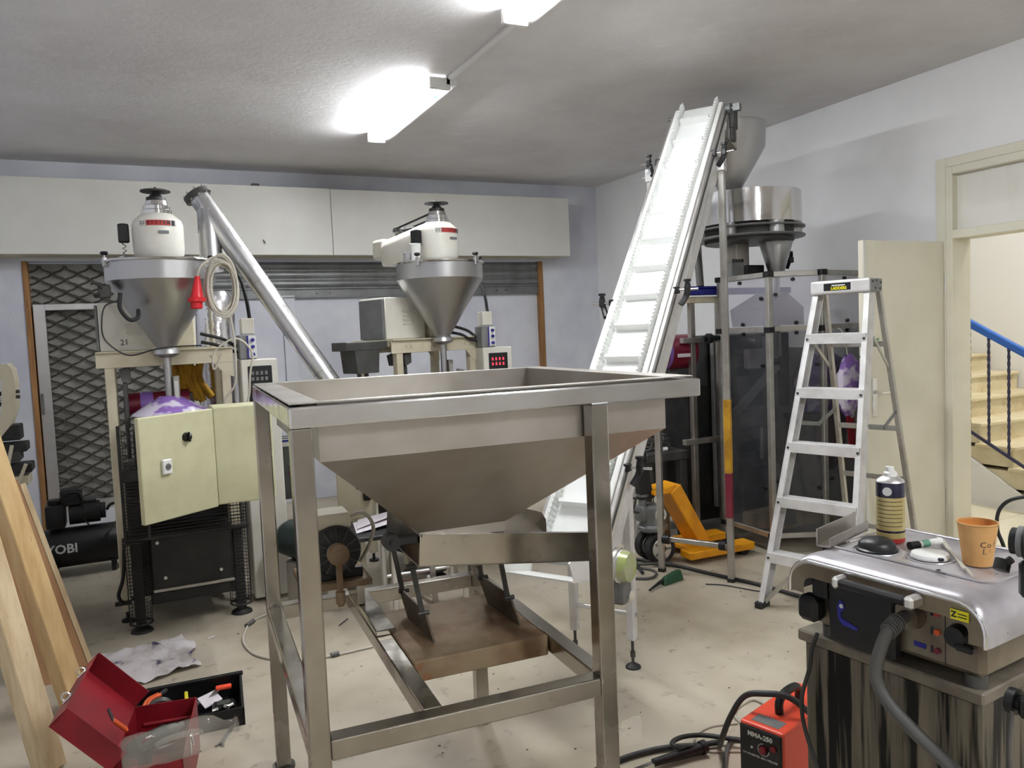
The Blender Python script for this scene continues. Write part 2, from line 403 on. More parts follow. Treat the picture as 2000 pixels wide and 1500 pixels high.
b = B(); b.cyl((1.115, 7.429, 2.475), (1.13, 7.405, 2.44), .004, n=6); tag(obj('nail', b, K['dgrey']), 'bent nail sticking out of the cream housing beside the screw feeder', 'nail')

# ---- door frame, transom and leaf
d = bpy.data.objects.new('door_1', None); COL.objects.link(d); d['kind'] = 'structure'; d.location = (XR, 0, 0)
def fr(name, y0, y1, z0, z1, x0=-.022, x1=.16, m='creamdoor', bev=.004):
    b = B(); b.box(x0, x1, y0, y1, z0, z1, bev); return obj(name, b, K[m], d)
fr('jamb', DY1 - .045, DY1, 0, TZ); fr('jamb', DY0, DY0 + .045, 0, TZ)
fr('head', DY0 + .045, DY1 - .045, TZ - .05, TZ); fr('transom_bar', DY0 + .045, DY1 - .045, DZ, DZ + .055)
fr('architrave', DY1, DY1 + .07, 0, TZ + .06, -.018, 0); fr('architrave', DY0 - .07, DY0, 0, TZ + .06, -.018, 0)
fr('architrave', DY0, DY1, TZ, TZ + .06, -.018, 0)
fr('pane', DY0 + .045, DY1 - .045, DZ + .055, TZ - .05, .03, .038, 'pane', 0)
b = B(); b.box(-.76, -.02, .0, .04, .02, 2.02, .004)
lf = obj('door_leaf', b, K['creamdoor'], d, loc=(0, 3.455, 0))
b = B(); b.box(-.76, -.735, -.004, .0, .02, 2.02); obj('edge_strip', b, K['cream'], lf)
b = B(); b.box(-.7, -.655, -.008, 0, .93, 1.17, .003); h = obj('lock_plate', b, K['chrome'], lf)
b = B(); b.tube([(-.677, -.008, 1.08), (-.677, -.05, 1.08), (-.66, -.055, 1.08), (-.57, -.055, 1.085)], .008, 8); obj('handle', b, K['chrome'], lf)
for z in (.3, 1.7):
    b = B(); b.cyl((-.012, -.004, z), (-.012, -.004, z + .1), .008, n=10); obj('hinge', b, K['alu'], lf)

# ---- stairwell beyond the door
b = B(); b.box(XR + .14, 8.2, .6, 7.5, -.1, 0); struct('floor_stairwell', b, K['tile'])
for k, y in enumerate((1.3, 1.9, 2.5, 3.1, 3.7)):
    b = B(); b.box(4.96, 6.05, y, y + .594, 0, .006, .002); obj('floor_tile', b, K['tile'], bpy.data.objects['floor_stairwell'])
b = B(); b.box(7.5, 7.6, .6, 7.5, 0, 4); struct('wall_stairwell', b, K['white'])
b = B(); b.box(XR + .14, 7.6, 7.4, 7.5, 0, 4); struct('wall_stairwell_end', b, K['white'])
b = B(); b.box(XR + .14, 7.6, .5, .6, 0, 4); struct('wall_stairwell_near', b, K['white'])
b = B(); b.box(XR + .14, 7.6, .5, 7.5, 4, 4.1); struct('ceiling_stairwell', b, K['white'])
st = thing('staircase', 'cream stone stairs climbing to the left beyond the doorway', 'stairs', (6.12, 3.30, 0))
for i in range(11):
    b = B(); b.box(0, 1.35, i * .27, 3.4, i * .165, (i + 1) * .165 - .03); obj('riser', b, K['stone'], st)
    b = B(); b.box(-.025, 1.35, i * .27 - .025, i * .27 + .30, (i + 1) * .165 - .03, (i + 1) * .165, .006); obj('tread', b, K['stone'], st)
b = B(); b.prism([(-.03, -.12, 0), (-.03, 3.4, 0), (-.03, 3.4, 1.9), (-.03, .45, .12), (-.03, -.12, .12)], (.03, 0, 0)); obj('side_skirt', b, K['white'], st)
rl = thing('stair_railing', 'blue handrail with twisted iron balusters beside the stone stairs', 'railing', (6.0, 0, 0))
def rz(y, z0=1.235): return z0 + (y - 3.68) * .545
b = B(); b.bar((0, 2.9, rz(2.9)), (0, 5.6, rz(5.6)), .05, .06, bev=.012, seg=2); obj('handrail', b, K['bluerail'], rl)
b = B(); b.bar((0, 2.9, rz(2.9, .37)), (0, 5.6, rz(5.6, .37)), .016, .022); obj('bottom_rail', b, K['iron'], rl)
def baluster():
    b = B(); vs = []; n = 60; h = .86
    for i in range(n + 1):
        a = i * .42
        for k in range(4): vs.append(V(.0115 * cos(a + k * pi / 2), .0115 * sin(a + k * pi / 2), h * i / n))
    b.faces(vs, [(i * 4 + k, i * 4 + (k + 1) % 4, i * 4 + 4 + (k + 1) % 4, i * 4 + 4 + k) for i in range(n) for k in range(4)])
    return b
b0 = None
for k in range(15):
    y = 3.17 + .157 * k
    if b0 is None: b0 = obj('baluster', baluster(), K['iron'], rl, loc=(0, y, rz(y, .37)))
    else: like(b0, 'baluster', rl, (0, y, rz(y, .37)))
b = B(); b.box(-.02, .02, 2.9, 2.94, 0, rz(2.92)); obj('newel_post', b, K['iron'], rl)
t = thing('stair_fill_lamp', 'unseen round ceiling lamp added to light the stairwell beyond the doorway', 'lamp', (5.9, 3.2, 4.0))  # out of view, added so that the stairs are lit
b = B(); b.lathe([(0, -.1), (.1, -.08), (.14, -.03), (.15, 0)], n=24); obj('glass_shade', b, K['stfill'], t)
b = B(); b.cyl((0, 0, -.005), (0, 0, 0), .17, n=24); obj('base_ring', b, K['white'], t)

# ---- fluorescent battens on the ceiling, one line along the room
def batten(label, y0, y1, n=2):
    t = thing('fluorescent_light', label, 'ceiling light', (1.85, y0, HC), 0, 'fluorescent battens in one line on the ceiling')
    L = y1 - y0
    b = B(); b.box(-.01, .06, 0, L, -.055, 0, .004); obj('batten_body', b, K['white'], t)
    for k in range(n):
        x = -.045 - k * .045
        b = B(); b.cyl((x, .03, -.055), (x, L - .03, -.055), .017, n=14); obj('tube', b, K['tube'], t)
    for y in (0, L - .035):
        b = B(); b.box(-.025 - .045 * n, .02, y, y + .035, -.08, -.01, .004); obj('lamp_holder', b, K['frost'], t)
    return t
batten('glowing fluorescent batten over the filling machines, farther of the two in view', 4.63, 6.07)
batten('glowing fluorescent batten at the top edge of the picture, nearer of the two', 2.15, 3.6)
batten('glowing fluorescent batten behind the viewpoint, out of the picture', -2.1, -.65, 4)
b = B(); b.box(1.855, 1.885, 3.6, 4.63, HC - .022, HC, .003); tag(obj('cable_conduit', b, K['white']), 'thin white cable trunking joining the two ceiling lights', 'conduit')
t = thing('cable_knot', 'tangle of blue wire hanging at the end of the farther light', 'wire', (1.80, 4.78, HC - .08))
b = B()
for i in range(7):
    a = i * .9; b.tube([(0, 0, 0), (.02 * cos(a), .02 * sin(a), .012 * sin(2 * a)), (.035 * cos(a + .7), .03 * sin(a + .7), -.01)], .003, 5)
obj('blue_wire', b, K['bluerail'], t)
b = B(); b.cyl((0, 0, -.01), (.004, 0, -.04), .008, n=8); obj('connector', b, K['frost'], t)
# ================================================================== FEEDING HOPPER ON ITS FRAME (foreground)
hp = thing('feed_hopper', 'large stainless steel feeding hopper with square rim on a tube frame in the foreground', 'hopper', (.308, 1.832, 0), RAD(-3.22))
def tubebox(name, x0, x1, y0, y1, z0, z1, m='legsteel', bev=.004, seg=2):
    b = B(); b.box(x0, x1, y0, y1, z0, z1, bev, seg); return obj(name, b, K[m], hp)
W_, D_ = 1.12, 1.10
tubebox('rim_bar', 0, W_, 0, .05, 1.35, 1.399, 'rimsteel'); tubebox('rim_bar', 0, W_, D_ - .05, D_, 1.35, 1.399, 'rimsteel')
tubebox('rim_bar', 0, .05, .05, D_ - .05, 1.35, 1.399, 'rimsteel'); tubebox('rim_bar', W_ - .05, W_, .05, D_ - .05, 1.35, 1.399, 'rimsteel')
# legs
tubebox('leg', 0, .05, 0, .05, .012, 1.35); tubebox('leg', 0, .05, D_ - .05, D_, .012, 1.35)
tubebox('leg', .773, .823, 0, .05, .012, 1.35); tubebox('leg', .773, .823, D_ - .05, D_, .012, 1.35)
for x, y in ((.025, .025), (.025, D_ - .025), (.798, .025), (.798, D_ - .025)):
    b = B(); b.cyl((x, y, 0), (x, y, .014), .04, n=18); obj('foot_pad', b, K['dgrey'], hp)
# rails
tubebox('base_rail', .05, .773, 0, .05, .556, .607); tubebox('base_rail', .05, .773, D_ - .05, D_, .556, .607)
tubebox('base_rail', 0, .05, .05, D_ - .05, .556, .607); tubebox('base_rail', .773, .823, .05, D_ - .05, .556, .607)
tubebox('base_beam', .288, .340, .05, D_ - .05, .556, .607)
# body: lip, straight band, tapering cone, outlet
x0, x1, y0, y1 = .075, 1.035, .062, 1.035
b = B()
def ring(xa, xb, ya, yb, z): return [V(xa, ya, z), V(xb, ya, z), V(xb, yb, z), V(xa, yb, z)]
R = [ring(.004, W_ - .004, .030, D_ - .004, 1.407), ring(x0, x1, y0, y1, 1.407), ring(x0, x1, y0, y1, 1.262),
     ring(.385, .645, .35, .72, .985), ring(.385, .645, .35, .72, .955)]
T_ = .004
R2 = [ring(.004, W_ - .004, .030, D_ - .004, 1.404), ring(x0 - T_, x1 + T_, y0 - T_, y1 + T_, 1.404), ring(x0 - T_, x1 + T_, y0 - T_, y1 + T_, 1.26),
      ring(.385 - T_, .645 + T_, .35 - T_, .72 + T_, .983), ring(.385 - T_, .645 + T_, .35 - T_, .72 + T_, .955)]
vs = [v for r in R for v in r] + [v for r in R2 for v in r]; n = len(R) * 4; fs = []
for k in range(len(R) - 1):
    for i in range(4):
        j = (i + 1) % 4
        fs.append((k * 4 + i, k * 4 + j, k * 4 + 4 + j, k * 4 + 4 + i)); fs.append((n + k * 4 + i, n + k * 4 + 4 + i, n + k * 4 + 4 + j, n + k * 4 + j))
for i in range(4):
    j = (i + 1) % 4; fs.append((i, n + i, n + j, j)); k = (len(R) - 1) * 4; fs.append((k + i, k + j, n + k + j, n + k + i))
b.faces(vs, fs); obj('hopper_body', b, K['dullsteel'], hp, ang=20)
# weld bead on the right front leg
b = B()
for i in range(16): b.ball((.776 + .0029 * i, -.001, 1.351 + .001 * (i % 2)), .0032, 6, 4)
obj('weld_seam', b, K['steel'], hp)
# platform and slab
b = B(); b.box(.342, .771, .335, .80, .548, .610, .004); pl = obj('platform', b, K['rusty'], hp)
b = B(); b.box(.29, .355, .59, 1.05, .607, .625, .003); obj('slab', b, K['legsteel'], hp)
# wedge plates and spring strips
for ux in (.425, .712):
    b = B(); b.prism([(ux + .012, .45, .610), (ux, .50, .695), (ux - .012, .775, .695), (ux - .004, .70, .610)], (.007, 0, 0)); w = obj('wedge_plate', b, K['rustdark'], hp)
    for yy in (.50, .745):
        b = B(); b.bar((ux - .004, yy, .68), (ux - .035, yy - .01, .86), .016, .005, (0, 1, 0)); obj('spring_strip', b, K['dgrey'], hp)
        b = B(); b.cyl((ux - .018, yy, .69), (ux + .016, yy, .69), .008, n=8); obj('bolt', b, K['dgrey'], hp)
        b = B(); b.cyl((ux - .05, yy - .01, .845), (ux - .02, yy - .01, .845), .009, n=8); obj('bolt', b, K['dgrey'], hp)
# vibrating tray: sloped down to the right
sl = -.118
def tz(u, z): return z + (u - .385) * sl
def tray_plate(pts, d): 
    b = B(); b.prism(pts, d); return b
ty0, ty1 = .335, .735
tr = obj('vibrating_tray', tray_plate([(.372, ty0, tz(.372, .885)), (.95, ty0, tz(.95, .885)), (.95, ty1, tz(.95, .885)), (.372, ty1, tz(.372, .885))], (0, 0, .004)), K['dullsteel'], hp)
obj('tray_side', tray_plate([(.372, ty0, tz(.372, .885)), (.93, ty0, tz(.93, .885)), (.93, ty0, tz(.93, .972)), (.385, ty0, tz(.385, .975))], (0, .004, 0)), K['legsteel'], tr)
b = B(); b.bar((.385, ty0 + .002, tz(.385, .976)), (.935, ty0 + .002, tz(.935, .973)), .018, .010); obj('tray_lip', b, K['legsteel'], tr)
obj('tray_side', tray_plate([(.372, ty1, tz(.372, .885)), (.96, ty1, tz(.96, .885)), (.96, ty1, tz(.96, .935)), (.945, ty1, tz(.945, .96)), (.92, ty1, tz(.92, .968)), (.76, ty1, tz(.76, .998)), (.385, ty1, tz(.385, .985))], (0, .004, 0)), K['legsteel'], tr)
obj('tray_end', tray_plate([(.372, ty0, tz(.372, .885)), (.372, ty1, tz(.372, .885)), (.380, ty1, tz(.385, .985)), (.380, ty0, tz(.385, .975))], (.004, 0, 0)), K['legsteel'], tr)
b = B(); b.box(.30, .378, .345, .37, .952, .978, .004); b.cyl((.298, .330, .968), (.298, .372, .968), .024, n=20); b.cyl((.298, .326, .968), (.298, .330, .968), .008, n=12); obj('drive_clamp', b, K['blackm'], tr)
# drive motor on its plate, fan end towards the front
mp = B(); mp.box(.10, .335, .82, 1.08, .705, .728, .003); mo_pl = obj('motor_plate', mp, K['rusty'], hp)
b = B(); b.box(.115, .145, .85, 1.09, .607, .705, .003); obj('plate_stand', b, K['legsteel'], hp)
b = B(); b.box(.285, .315, .86, 1.05, .625, .705, .003); obj('plate_stand', b, K['legsteel'], hp)
mo = B(); cz, cx = .828, .222
mo.lathe([(0, -.01), (.062, -.008), (.082, .0), (.087, .012), (.087, .05), (.078, .055), (.078, .20), (.07, .215), (0, .215)], (cx, .845, cz), 36, (0, 1, 0))
mot = obj('drive_motor', mo, K['blackm'], hp)
for k in range(12):
    a = 2 * pi * k / 12; b = B(); b.bar((cx + .035 * cos(a), .834, cz + .035 * sin(a)), (cx + .080 * cos(a), .838, cz + .080 * sin(a)), .004, .006, (0, 1, 0)); obj('fan_rib', b, K['dgrey'], mot)
for k in range(14):
    a = 2 * pi * k / 14; b = B(); b.bar((cx + .084 * cos(a), .90, cz + .084 * sin(a)), (cx + .084 * cos(a), 1.04, cz + .084 * sin(a)), .012, .005, (cos(a), 0, sin(a))); obj('cooling_fin', b, K['blackm'], mot)
b = B(); b.cyl((cx, .832, cz), (cx, .80, cz), .036, n=24); b.cyl((cx, .80, cz), (cx, .794, cz), .016, n=16); obj('eccentric_hub', b, K['rusty'], mot)
b = B(); b.box(cx - .07, cx + .06, .87, 1.0, cz + .07, cz + .125, .008); obj('terminal_box', b, K['beige'], mot)
for yy in (.86, 1.0):
    b = B(); b.box(cx - .09, cx + .09, yy, yy + .02, .728, .76, .003); obj('motor_foot', b, K['blackm'], mot)
b = B(); b.bar((cx, .812, cz), (cx, .812, .65), .020, .014); b.cyl((cx, .812, .70), (cx, .812, .66), .016, n=12); obj('push_rod', b, K['rusty'], mot)
b = B(); b.tube([(.27, .9, .93), (.33, .9, .94), (.37, .93, .88), (.36, .98, .80), (.33, 1.0, .74)], .007, 8); obj('motor_cable', b, K['cablew'], mot)
# ================================================================== INCLINED BELT CONVEYOR
CA = RAD(49.66)
cv = thing('inclined_conveyor', 'tall inclined conveyor with white cleated sidewall belt reaching up to the ceiling', 'conveyor', (1.921, 2.943, 0), RAD(32.385))
CD = V(cos(CA), 0, sin(CA)); CN = V(-sin(CA), 0, cos(CA))
def cp(t, n, h): return V(0, 0, 1) + CD * t + CN * h + V(0, n, 0)
T0, T1 = -.52, 2.46; BW = .267
b = B(); b.hexa(cp(T0, .012, -.03), cp(T1, .012, -.03), cp(T1, BW - .012, -.03), cp(T0, BW - .012, -.03), cp(T0, .012, -.024), cp(T1, .012, -.024), cp(T1, BW - .012, -.024), cp(T0, BW - .012, -.024))
b.cyl(cp(T1, .012, -.06), cp(T1, BW - .012, -.06), .036, n=20)
bl = obj('belt', b, K['belt'], cv)
def corr(n0, amp):
    b = B(); N_ = 960; vs = []
    for i in range(N_ + 1):
        t = T0 + (T1 + .03 - T0) * i / N_; s = sin(i * 2 * pi / 8) * amp
        vs += [cp(t, n0 + s, -.026), cp(t, n0 + s, .022)]
    b.faces(vs, [(2 * i, 2 * i + 1, 2 * i + 3, 2 * i + 2) for i in range(N_)]); return b
obj('sidewall', corr(.026, .009), K['belt'], bl); obj('sidewall', corr(BW - .026, .009), K['belt'], bl)
cl = B(); cl.prism([cp(0, .045, -.025), cp(.012, .045, -.025), cp(.022, .045, .016), cp(.004, .045, .018)], (0, BW - .09, 0))
c0 = obj('cleat', cl, K['belt'], bl)
k = 0; t = T0 + .04
while t < T1 - .02:
    if k == 0: c0.location = CD * t
    else: like(c0, 'cleat', bl, CD * t)
    t += .20; k += 1
for n0, n1 in ((-.014, .012), (BW - .012, BW + .014)):
    b = B(); b.hexa(cp(T0, n0, -.06), cp(T1, n0, -.06), cp(T1, n1, -.06), cp(T0, n1, -.06), cp(T0, n0, -.002), cp(T1, n0, -.002), cp(T1, n1, -.002), cp(T0, n1, -.002), bev=.003)
    obj('edge_guide', b, K['frost'], cv)
for n0, n1 in ((-.034, -.018), (BW + .018, BW + .034)):
    b = B(); b.hexa(cp(T0, n0, -.075), cp(T1 - .05, n0, -.075), cp(T1 - .05, n1, -.075), cp(T0, n1, -.075), cp(T0, n0, -.012), cp(T1 - .05, n0, -.012), cp(T1 - .05, n1, -.012), cp(T0, n1, -.012), bev=.002)
    sr = obj('side_rail', b, K['alu'], cv)
    b = B(); m = (n0 + n1) / 2; b.bar(cp(T0, n0 - .002 if n0 < 0 else n1 + .002, -.04), cp(T1 - .05, n0 - .002 if n0 < 0 else n1 + .002, -.04), .004, .012, CN); obj('slot', b, K['dgrey'], sr)
# deep side plates below the belt, with the joint plate
for n0 in (-.032, BW + .026):
    b = B(); b.prism([cp(T0 + .05, n0, -.16), cp(T1 - .28, n0, -.16), cp(T1 - .12, n0, -.075), cp(T0 + .05, n0, -.075)], (0, .006, 0)); sp = obj('side_plate', b, K['aluw'], cv)
    b = B(); b.prism([cp(1.1, n0 - .004, -.165), cp(1.75, n0 - .004, -.165), cp(1.75, n0 - .004, -.10), cp(1.1, n0 - .004, -.10)], (0, .004, 0)); obj('joint_plate', b, K['alu'], sp)
    for t_ in (1.14, 1.3, 1.55, 1.7):
        b = B(); c = cp(t_, n0 - .004, -.13); b.cyl(c, c + V(0, -.008, 0), .009, n=8); obj('bolt', b, K['chrome'], sp)
# return run of the belt
b = B(); b.hexa(cp(T0, .012, -.112), cp(T1, .012, -.10), cp(T1, BW - .012, -.10), cp(T0, BW - .012, -.112), cp(T0, .012, -.106), cp(T1, .012, -.094), cp(T1, BW - .012, -.094), cp(T0, BW - .012, -.106)); obj('return_belt', b, K['belt'], cv)
# head shaft, bearing and chute
b = B(); b.cyl(cp(T1, -.10, -.06), cp(T1, BW + .08, -.06), .012, n=12); b.cyl(cp(T1, -.05, -.06), cp(T1, -.015, -.06), .034, n=20); b.box(-.02, .02, -.02, .02, -.02, .02, m=Matrix.Translation(cp(T1, -.085, -.06))); obj('head_shaft', b, K['grey'], cv)
b = B(); b.box(-.045, .03, -.035, .0, -.07, .05, .006, m=Matrix.Translation(cp(T1, -.03, -.13))); b.box(-.03, .02, -.03, 0, -.17, -.08, .01, m=Matrix.Translation(cp(T1, -.035, -.10))); obj('bearing_block', b, K['dgrey'], cv)
b = B(); e = cp(T1, 0, -.06); b.prism([e + V(.05, -.01, .03), e + V(.24, -.01, -.10), e + V(.24, -.01, -.20), e + V(.05, -.01, -.16)], (0, .006, 0)); b.prism([e + V(.05, BW + .01, .03), e + V(.24, BW + .01, -.10), e + V(.24, BW + .01, -.20), e + V(.05, BW + .01, -.16)], (0, -.006, 0))
b.hexa(e + V(.05, -.01, -.16), e + V(.24, -.01, -.20), e + V(.24, BW + .01, -.20), e + V(.05, BW + .01, -.16), e + V(.05, -.01, -.155), e + V(.24, -.01, -.195), e + V(.24, BW + .01, -.195), e + V(.05, BW + .01, -.155)); obj('discharge_chute', b, K['alud'], cv)
# clamps with silver rods (guide holders)
def clamp(side, t):
    n0 = -.034 if side < 0 else BW + .034; c = cp(t, n0, -.03)
    r = B(); r.cyl(c + V(0, side * .0, 0), c + V(0, side * .115, .0), .0065, n=10); ro = obj('guide_rod', r, K['chrome'], cv)
    b = B(); b.box(-.018, .018, -.012 if side > 0 else -.016, .016 if side > 0 else .012, -.018, .018, .004, m=Matrix.Translation(c)); obj('rod_block', b, K['black'], ro)
    b = B(); p0 = c + V(0, side * .06, 0)
    b.tube([p0 + V(.0, 0, .03), p0 + V(.0, 0, .0), p0 + V(.0, -side * .01, -.035), p0 + V(-.02, -side * .03, -.075)], .016, 8)
    b.box(-.016, .016, -.014, .014, -.02, .02, .005, m=Matrix.Translation(p0)); b.cyl(p0 + V(0, 0, .02), p0 + V(0, 0, .042), .012, n=12); b.cyl(p0 + V(0, 0, .04), p0 + V(0, 0, .052), .019, n=12); obj('clamp_knob', b, K['black'], ro)
for side, t_ in ((-1, .98), (-1, 2.02), (-1, -.06), (1, .92), (1, 2.02)): clamp(side, t_)
# upper support: two posts, rail
for (px_, py_, top, nm) in ((1.414, -.05, 2.46, 'a'), (1.44, .40, 2.46, 'b')):
    b = B(); b.bar((px_, py_, .02), (px_, py_, top), .036, .036, bev=.003); po = obj('support_post', b, K['alud'], cv)
    b = B(); b.box(px_ - .02, px_ + .02, py_ - .02, py_ + .02, 0, .02); obj('post_foot', b, K['rubber'], po)
    if nm == 'a':
        for z0, z1, m_ in ((.66, 1.10, 'ochre'), (.39, .66, 'maroon')):
            b = B(); b.box(px_ - .0195, px_ + .0195, py_ - .0195, py_ + .0195, z0, z1, .002); obj('tape_band', b, K[m_], po)
    b = B(); b.box(px_ - .024, px_ + .024, py_ - .024, py_ + .024, top - .03, top + .05, .004); b.cyl((px_, py_ - .03, top), (px_, py_ + .05, top), .008, n=8); obj('top_bracket', b, K['alu'], po)
b = B(); b.bar((1.414, -.03, .215), (1.44, .38, .215), .03, .03, bev=.003); obj('cross_rail', b, K['alud'], cv)
b = B(); b.bar((1.42, -.03, 2.40), (1.43, .38, 2.40), .03, .03, bev=.003); obj('cross_rail', b, K['alud'], cv)
for py_ in (0., .36):
    b = B(); b.cyl((1.42, py_ - .02, .215), (1.42, py_ + .02, .215), .03, n=12); obj('rail_joint', b, K['black'], cv)
# lower legs with threaded feet
for py_ in (-.005, .29):
    b = B(); b.bar((.044, py_, .13), (.044, py_, .88), .042, .036, bev=.004); lg = obj('lower_leg', b, K['aluw'], cv)
    b = B(); b.cyl((.044, py_, .02), (.044, py_, .14), .007, n=10); b.cyl((.044, py_, .05), (.044, py_, .075), .013, n=6); obj('threaded_rod', b, K['dgrey'], lg)
    b = B(); b.lathe([(0, .024), (.012, .022), (.034, .008), (.036, 0), (0, 0)], (.044, py_, 0), 18); obj('foot_pad', b, K['blackm'], lg)
b = B(); b.cyl((.044, -.03, .25), (.044, .29, .25), .011, n=12); obj('cross_bar', b, K['alu'], cv)
b = B(); b.cyl((.044, -.036, .25), (.044, -.028, .25), .014, n=6); obj('nut', b, K['chrome'], cv)
# infeed pan, drum and taped motor at the foot
e = cp(T0, 0, 0)
b = B()
for n0 in (-.03, BW + .02):
    b.prism([e + V(-.20, n0, -.03), e + V(.0, n0, -.09), e + V(.05, n0, .06), e + V(-.10, n0, .10), e + V(-.24, n0, .05)], (0, .006, 0))
b.hexa(e + V(-.22, -.03, -.03), e + V(0, -.03, -.09), e + V(0, BW + .026, -.09), e + V(-.22, BW + .026, -.03), e + V(-.22, -.03, -.024), e + V(0, -.03, -.084), e + V(0, BW + .026, -.084), e + V(-.22, BW + .026, -.024))
obj('infeed_pan', b, K['frost'], cv)
b = B(); b.cyl(e + V(.03, -.13, -.02), e + V(.03, -.02, -.02), .066, n=28); mt_ = obj('tail_motor', b, K['alu'], cv)
b = B(); b.cyl(e + V(.03, -.165, -.02), e + V(.03, -.13, -.02), .060, .066, n=28); obj('taped_end', b, mat('tape_wrapped', srgb(176, 190, 120), .2, .3, col2=srgb(190, 186, 180), scale=9, coat=.6), mt_)
for k in range(4):
    b = B(); b.torus(e + V(.03, -.045 - .025 * k, -.02), .067, .004, (0, 1, 0), 28, 6); obj('tape_ring', b, K['chrome'], mt_)
b = B(); b.box(-.04, .05, -.13, -.03, -.19, -.07, .015, 2, m=Matrix.Translation(e + V(.07, 0, 0))); obj('gearbox', b, K['grey'], mt_)
b = B(); b.cyl(e + V(.09, -.14, -.16), e + V(.09, -.12, -.16), .026, n=18); obj('gear_output', b, K['chrome'], mt_)
# ================================================================== AUGER FILLING MACHINES (same model twice)
def louvers(parent, x, y, z, n=4, w=.085):
    for k in range(n):
        b = B(); b.cyl((x, y, z - k * .028), (x + w, y, z - k * .028), .006, n=8); obj('louver', b, K['whitem'], parent)
def stadium(hw, L, n=12):
    pts = [V(hw * cos(a), hw * sin(a), 0) for a in [pi + pi * i / n for i in range(n + 1)]]
    return pts + [V(hw * .92, L, 0), V(hw * .80, L + .06, 0), V(-hw * .80, L + .06, 0), V(-hw * .92, L, 0)]
def filler(label, loc, rz, first):
    t = thing('auger_filler', label, 'filling machine', loc, rz, 'cream auger filling machines')
    # hopper cone
    b = B(); b.lathe([(.284, 2.018), (.284, 1.915), (.05, 1.545), (.062, 1.535), (.070, 1.512), (.066, 1.505), (.034, 1.492), (.028, 1.49), (.028, 1.545), (.045, 1.548), (.279, 1.917), (.279, 2.018)], (0, 0, 0), 48); ho = obj('hopper_cone', b, K['steel'], t, ang=25)
    b = B(); b.torus((0, 0, 2.02), .288, .008, n=48); obj('rim', b, K['polish'], ho)
    b = B(); b.lathe([(0, 2.03), (.20, 2.03), (.286, 2.026), (.286, 2.020), (0, 2.02)], n=48); obj('lid', b, K['steel'], ho)
    for a in ((200, 20) if first else (205, 285, 345)):
        a = RAD(a); c = V(.292 * cos(a), .292 * sin(a), 2.02)
        b = B(); b.box(-.010, .010, -.012, .012, -.03, .02, .003, m=Matrix.Translation(c) @ Matrix.Rotation(a, 4, 'Z')); b.cyl(c + V(0, 0, .015), c + V(0, 0, .032), .006, n=8); cl_ = obj('lid_clamp', b, K['steel'], ho)
        b = B(); b.lathe([(0, .052), (.016, .050), (.021, .040), (.012, .030), (0, .030)], c, 12); obj('clamp_knob', b, K['black'], cl_)
    b = B(); b.cyl((.17, -.06, 2.026), (.17, -.06, 2.045), .055, n=24); obj('inspection_port', b, K['polish'], ho)
    # dosing tube and seam plate
    b = B(); b.cyl((0, 0, 1.495), (0, 0, 1.16), .021, n=18); obj('dosing_tube', b, K['steel'], t)
    b = B(); b.box(.022, .056, -.03, .03, 1.17, 1.385, .004); sb = obj('sealing_bar', b, K['dullsteel'], t)
    b = B(); b.box(.026, .05, -.036, -.03, 1.19, 1.36, .002); obj('heater_strip', b, K['alu'], sb)
    # head
    b = B(); st_ = [(.116, 2.045), (.128, 2.06), (.133, 2.10), (.133, 2.225), (.124, 2.25), (.085, 2.285), (.0, 2.285)]; vs = []; n = None
    for hw, z in st_:
        P = stadium(max(hw, .001), .46); n = len(P); vs += [V(p.x, p.y, z - (max(p.y, 0) * .12 if z > 2.2 else 0)) for p in P]
    fs = [(k * n + i, k * n + (i + 1) % n, (k + 1) * n + (i + 1) % n, (k + 1) * n + i) for k in range(len(st_) - 1) for i in range(n)] + [tuple(range(n))]
    b.faces(vs, fs); hd = obj('head_cover', b, K['whitem'], t, ang=50)
    b = B(); b.cyl((0, 0, 2.026), (0, 0, 2.05), .085, n=28); obj('neck', b, K['steel'], hd)
    b = B(); b.lathe([(.078, 2.270), (.078, 2.305), (.07, 2.31), (.07, 2.33), (.060, 2.335), (.055, 2.358), (0, 2.358)], n=32); obj('stepped_cap', b, K['polish'], hd)
    b = B(); b.lathe([(.052, 2.356), (.050, 2.378), (.034, 2.384), (.030, 2.392), (.022, 2.394), (.022, 2.412), (0, 2.412)], n=28); obj('cap_ring', b, K['blackm'], hd)
    b = B(); b.lathe([(0, 2.420), (.078, 2.417), (.080, 2.413), (.078, 2.409), (0, 2.407)], n=36); b.cyl((0, 0, 2.415), (0, 0, 2.436), .007, n=10); obj('top_disc', b, K['dgrey'], hd)
    def arc(a0, a1, z0, z1, r, m, nm, par):
        b = B(); b.lathe([(r - .003, z0), (r, z0), (r, z1), (r - .003, z1)], n=14, a0=RAD(a0), a1=RAD(a1)); return obj(nm, b, K[m], par)
    bd = arc(226, 312, 2.208, 2.240, .1345, 'printw', 'badge', hd); arc(243, 297, 2.210, 2.238, .1352, 'redprint', 'badge_field', bd); arc(299, 308, 2.210, 2.238, .1352, 'print', 'badge_mark', bd)
    for i_, ch in enumerate('SYSTEM'):
        a = RAD(248 + i_ * 8.8); lettering('badge_letter', ch, .024, K['print'], bd, frame((.1356 * cos(a), .1356 * sin(a), 2.224), (-sin(a), cos(a), 0), (cos(a), sin(a), 0)), ext=.0003, bold=.0006)
    for i_, ch in enumerate('ZZ'):
        a = RAD(230 + i_ * 7); lettering('badge_letter', ch, .022, K['print'], bd, frame((.1349 * cos(a), .1349 * sin(a), 2.224), (-sin(a), cos(a), 0), (cos(a), sin(a), 0)), ext=.0003)
    b = B(); b.box(-.005, .05, -.136, -.130, 2.165, 2.182, .001); obj('rating_plate', b, K['grey'], hd)
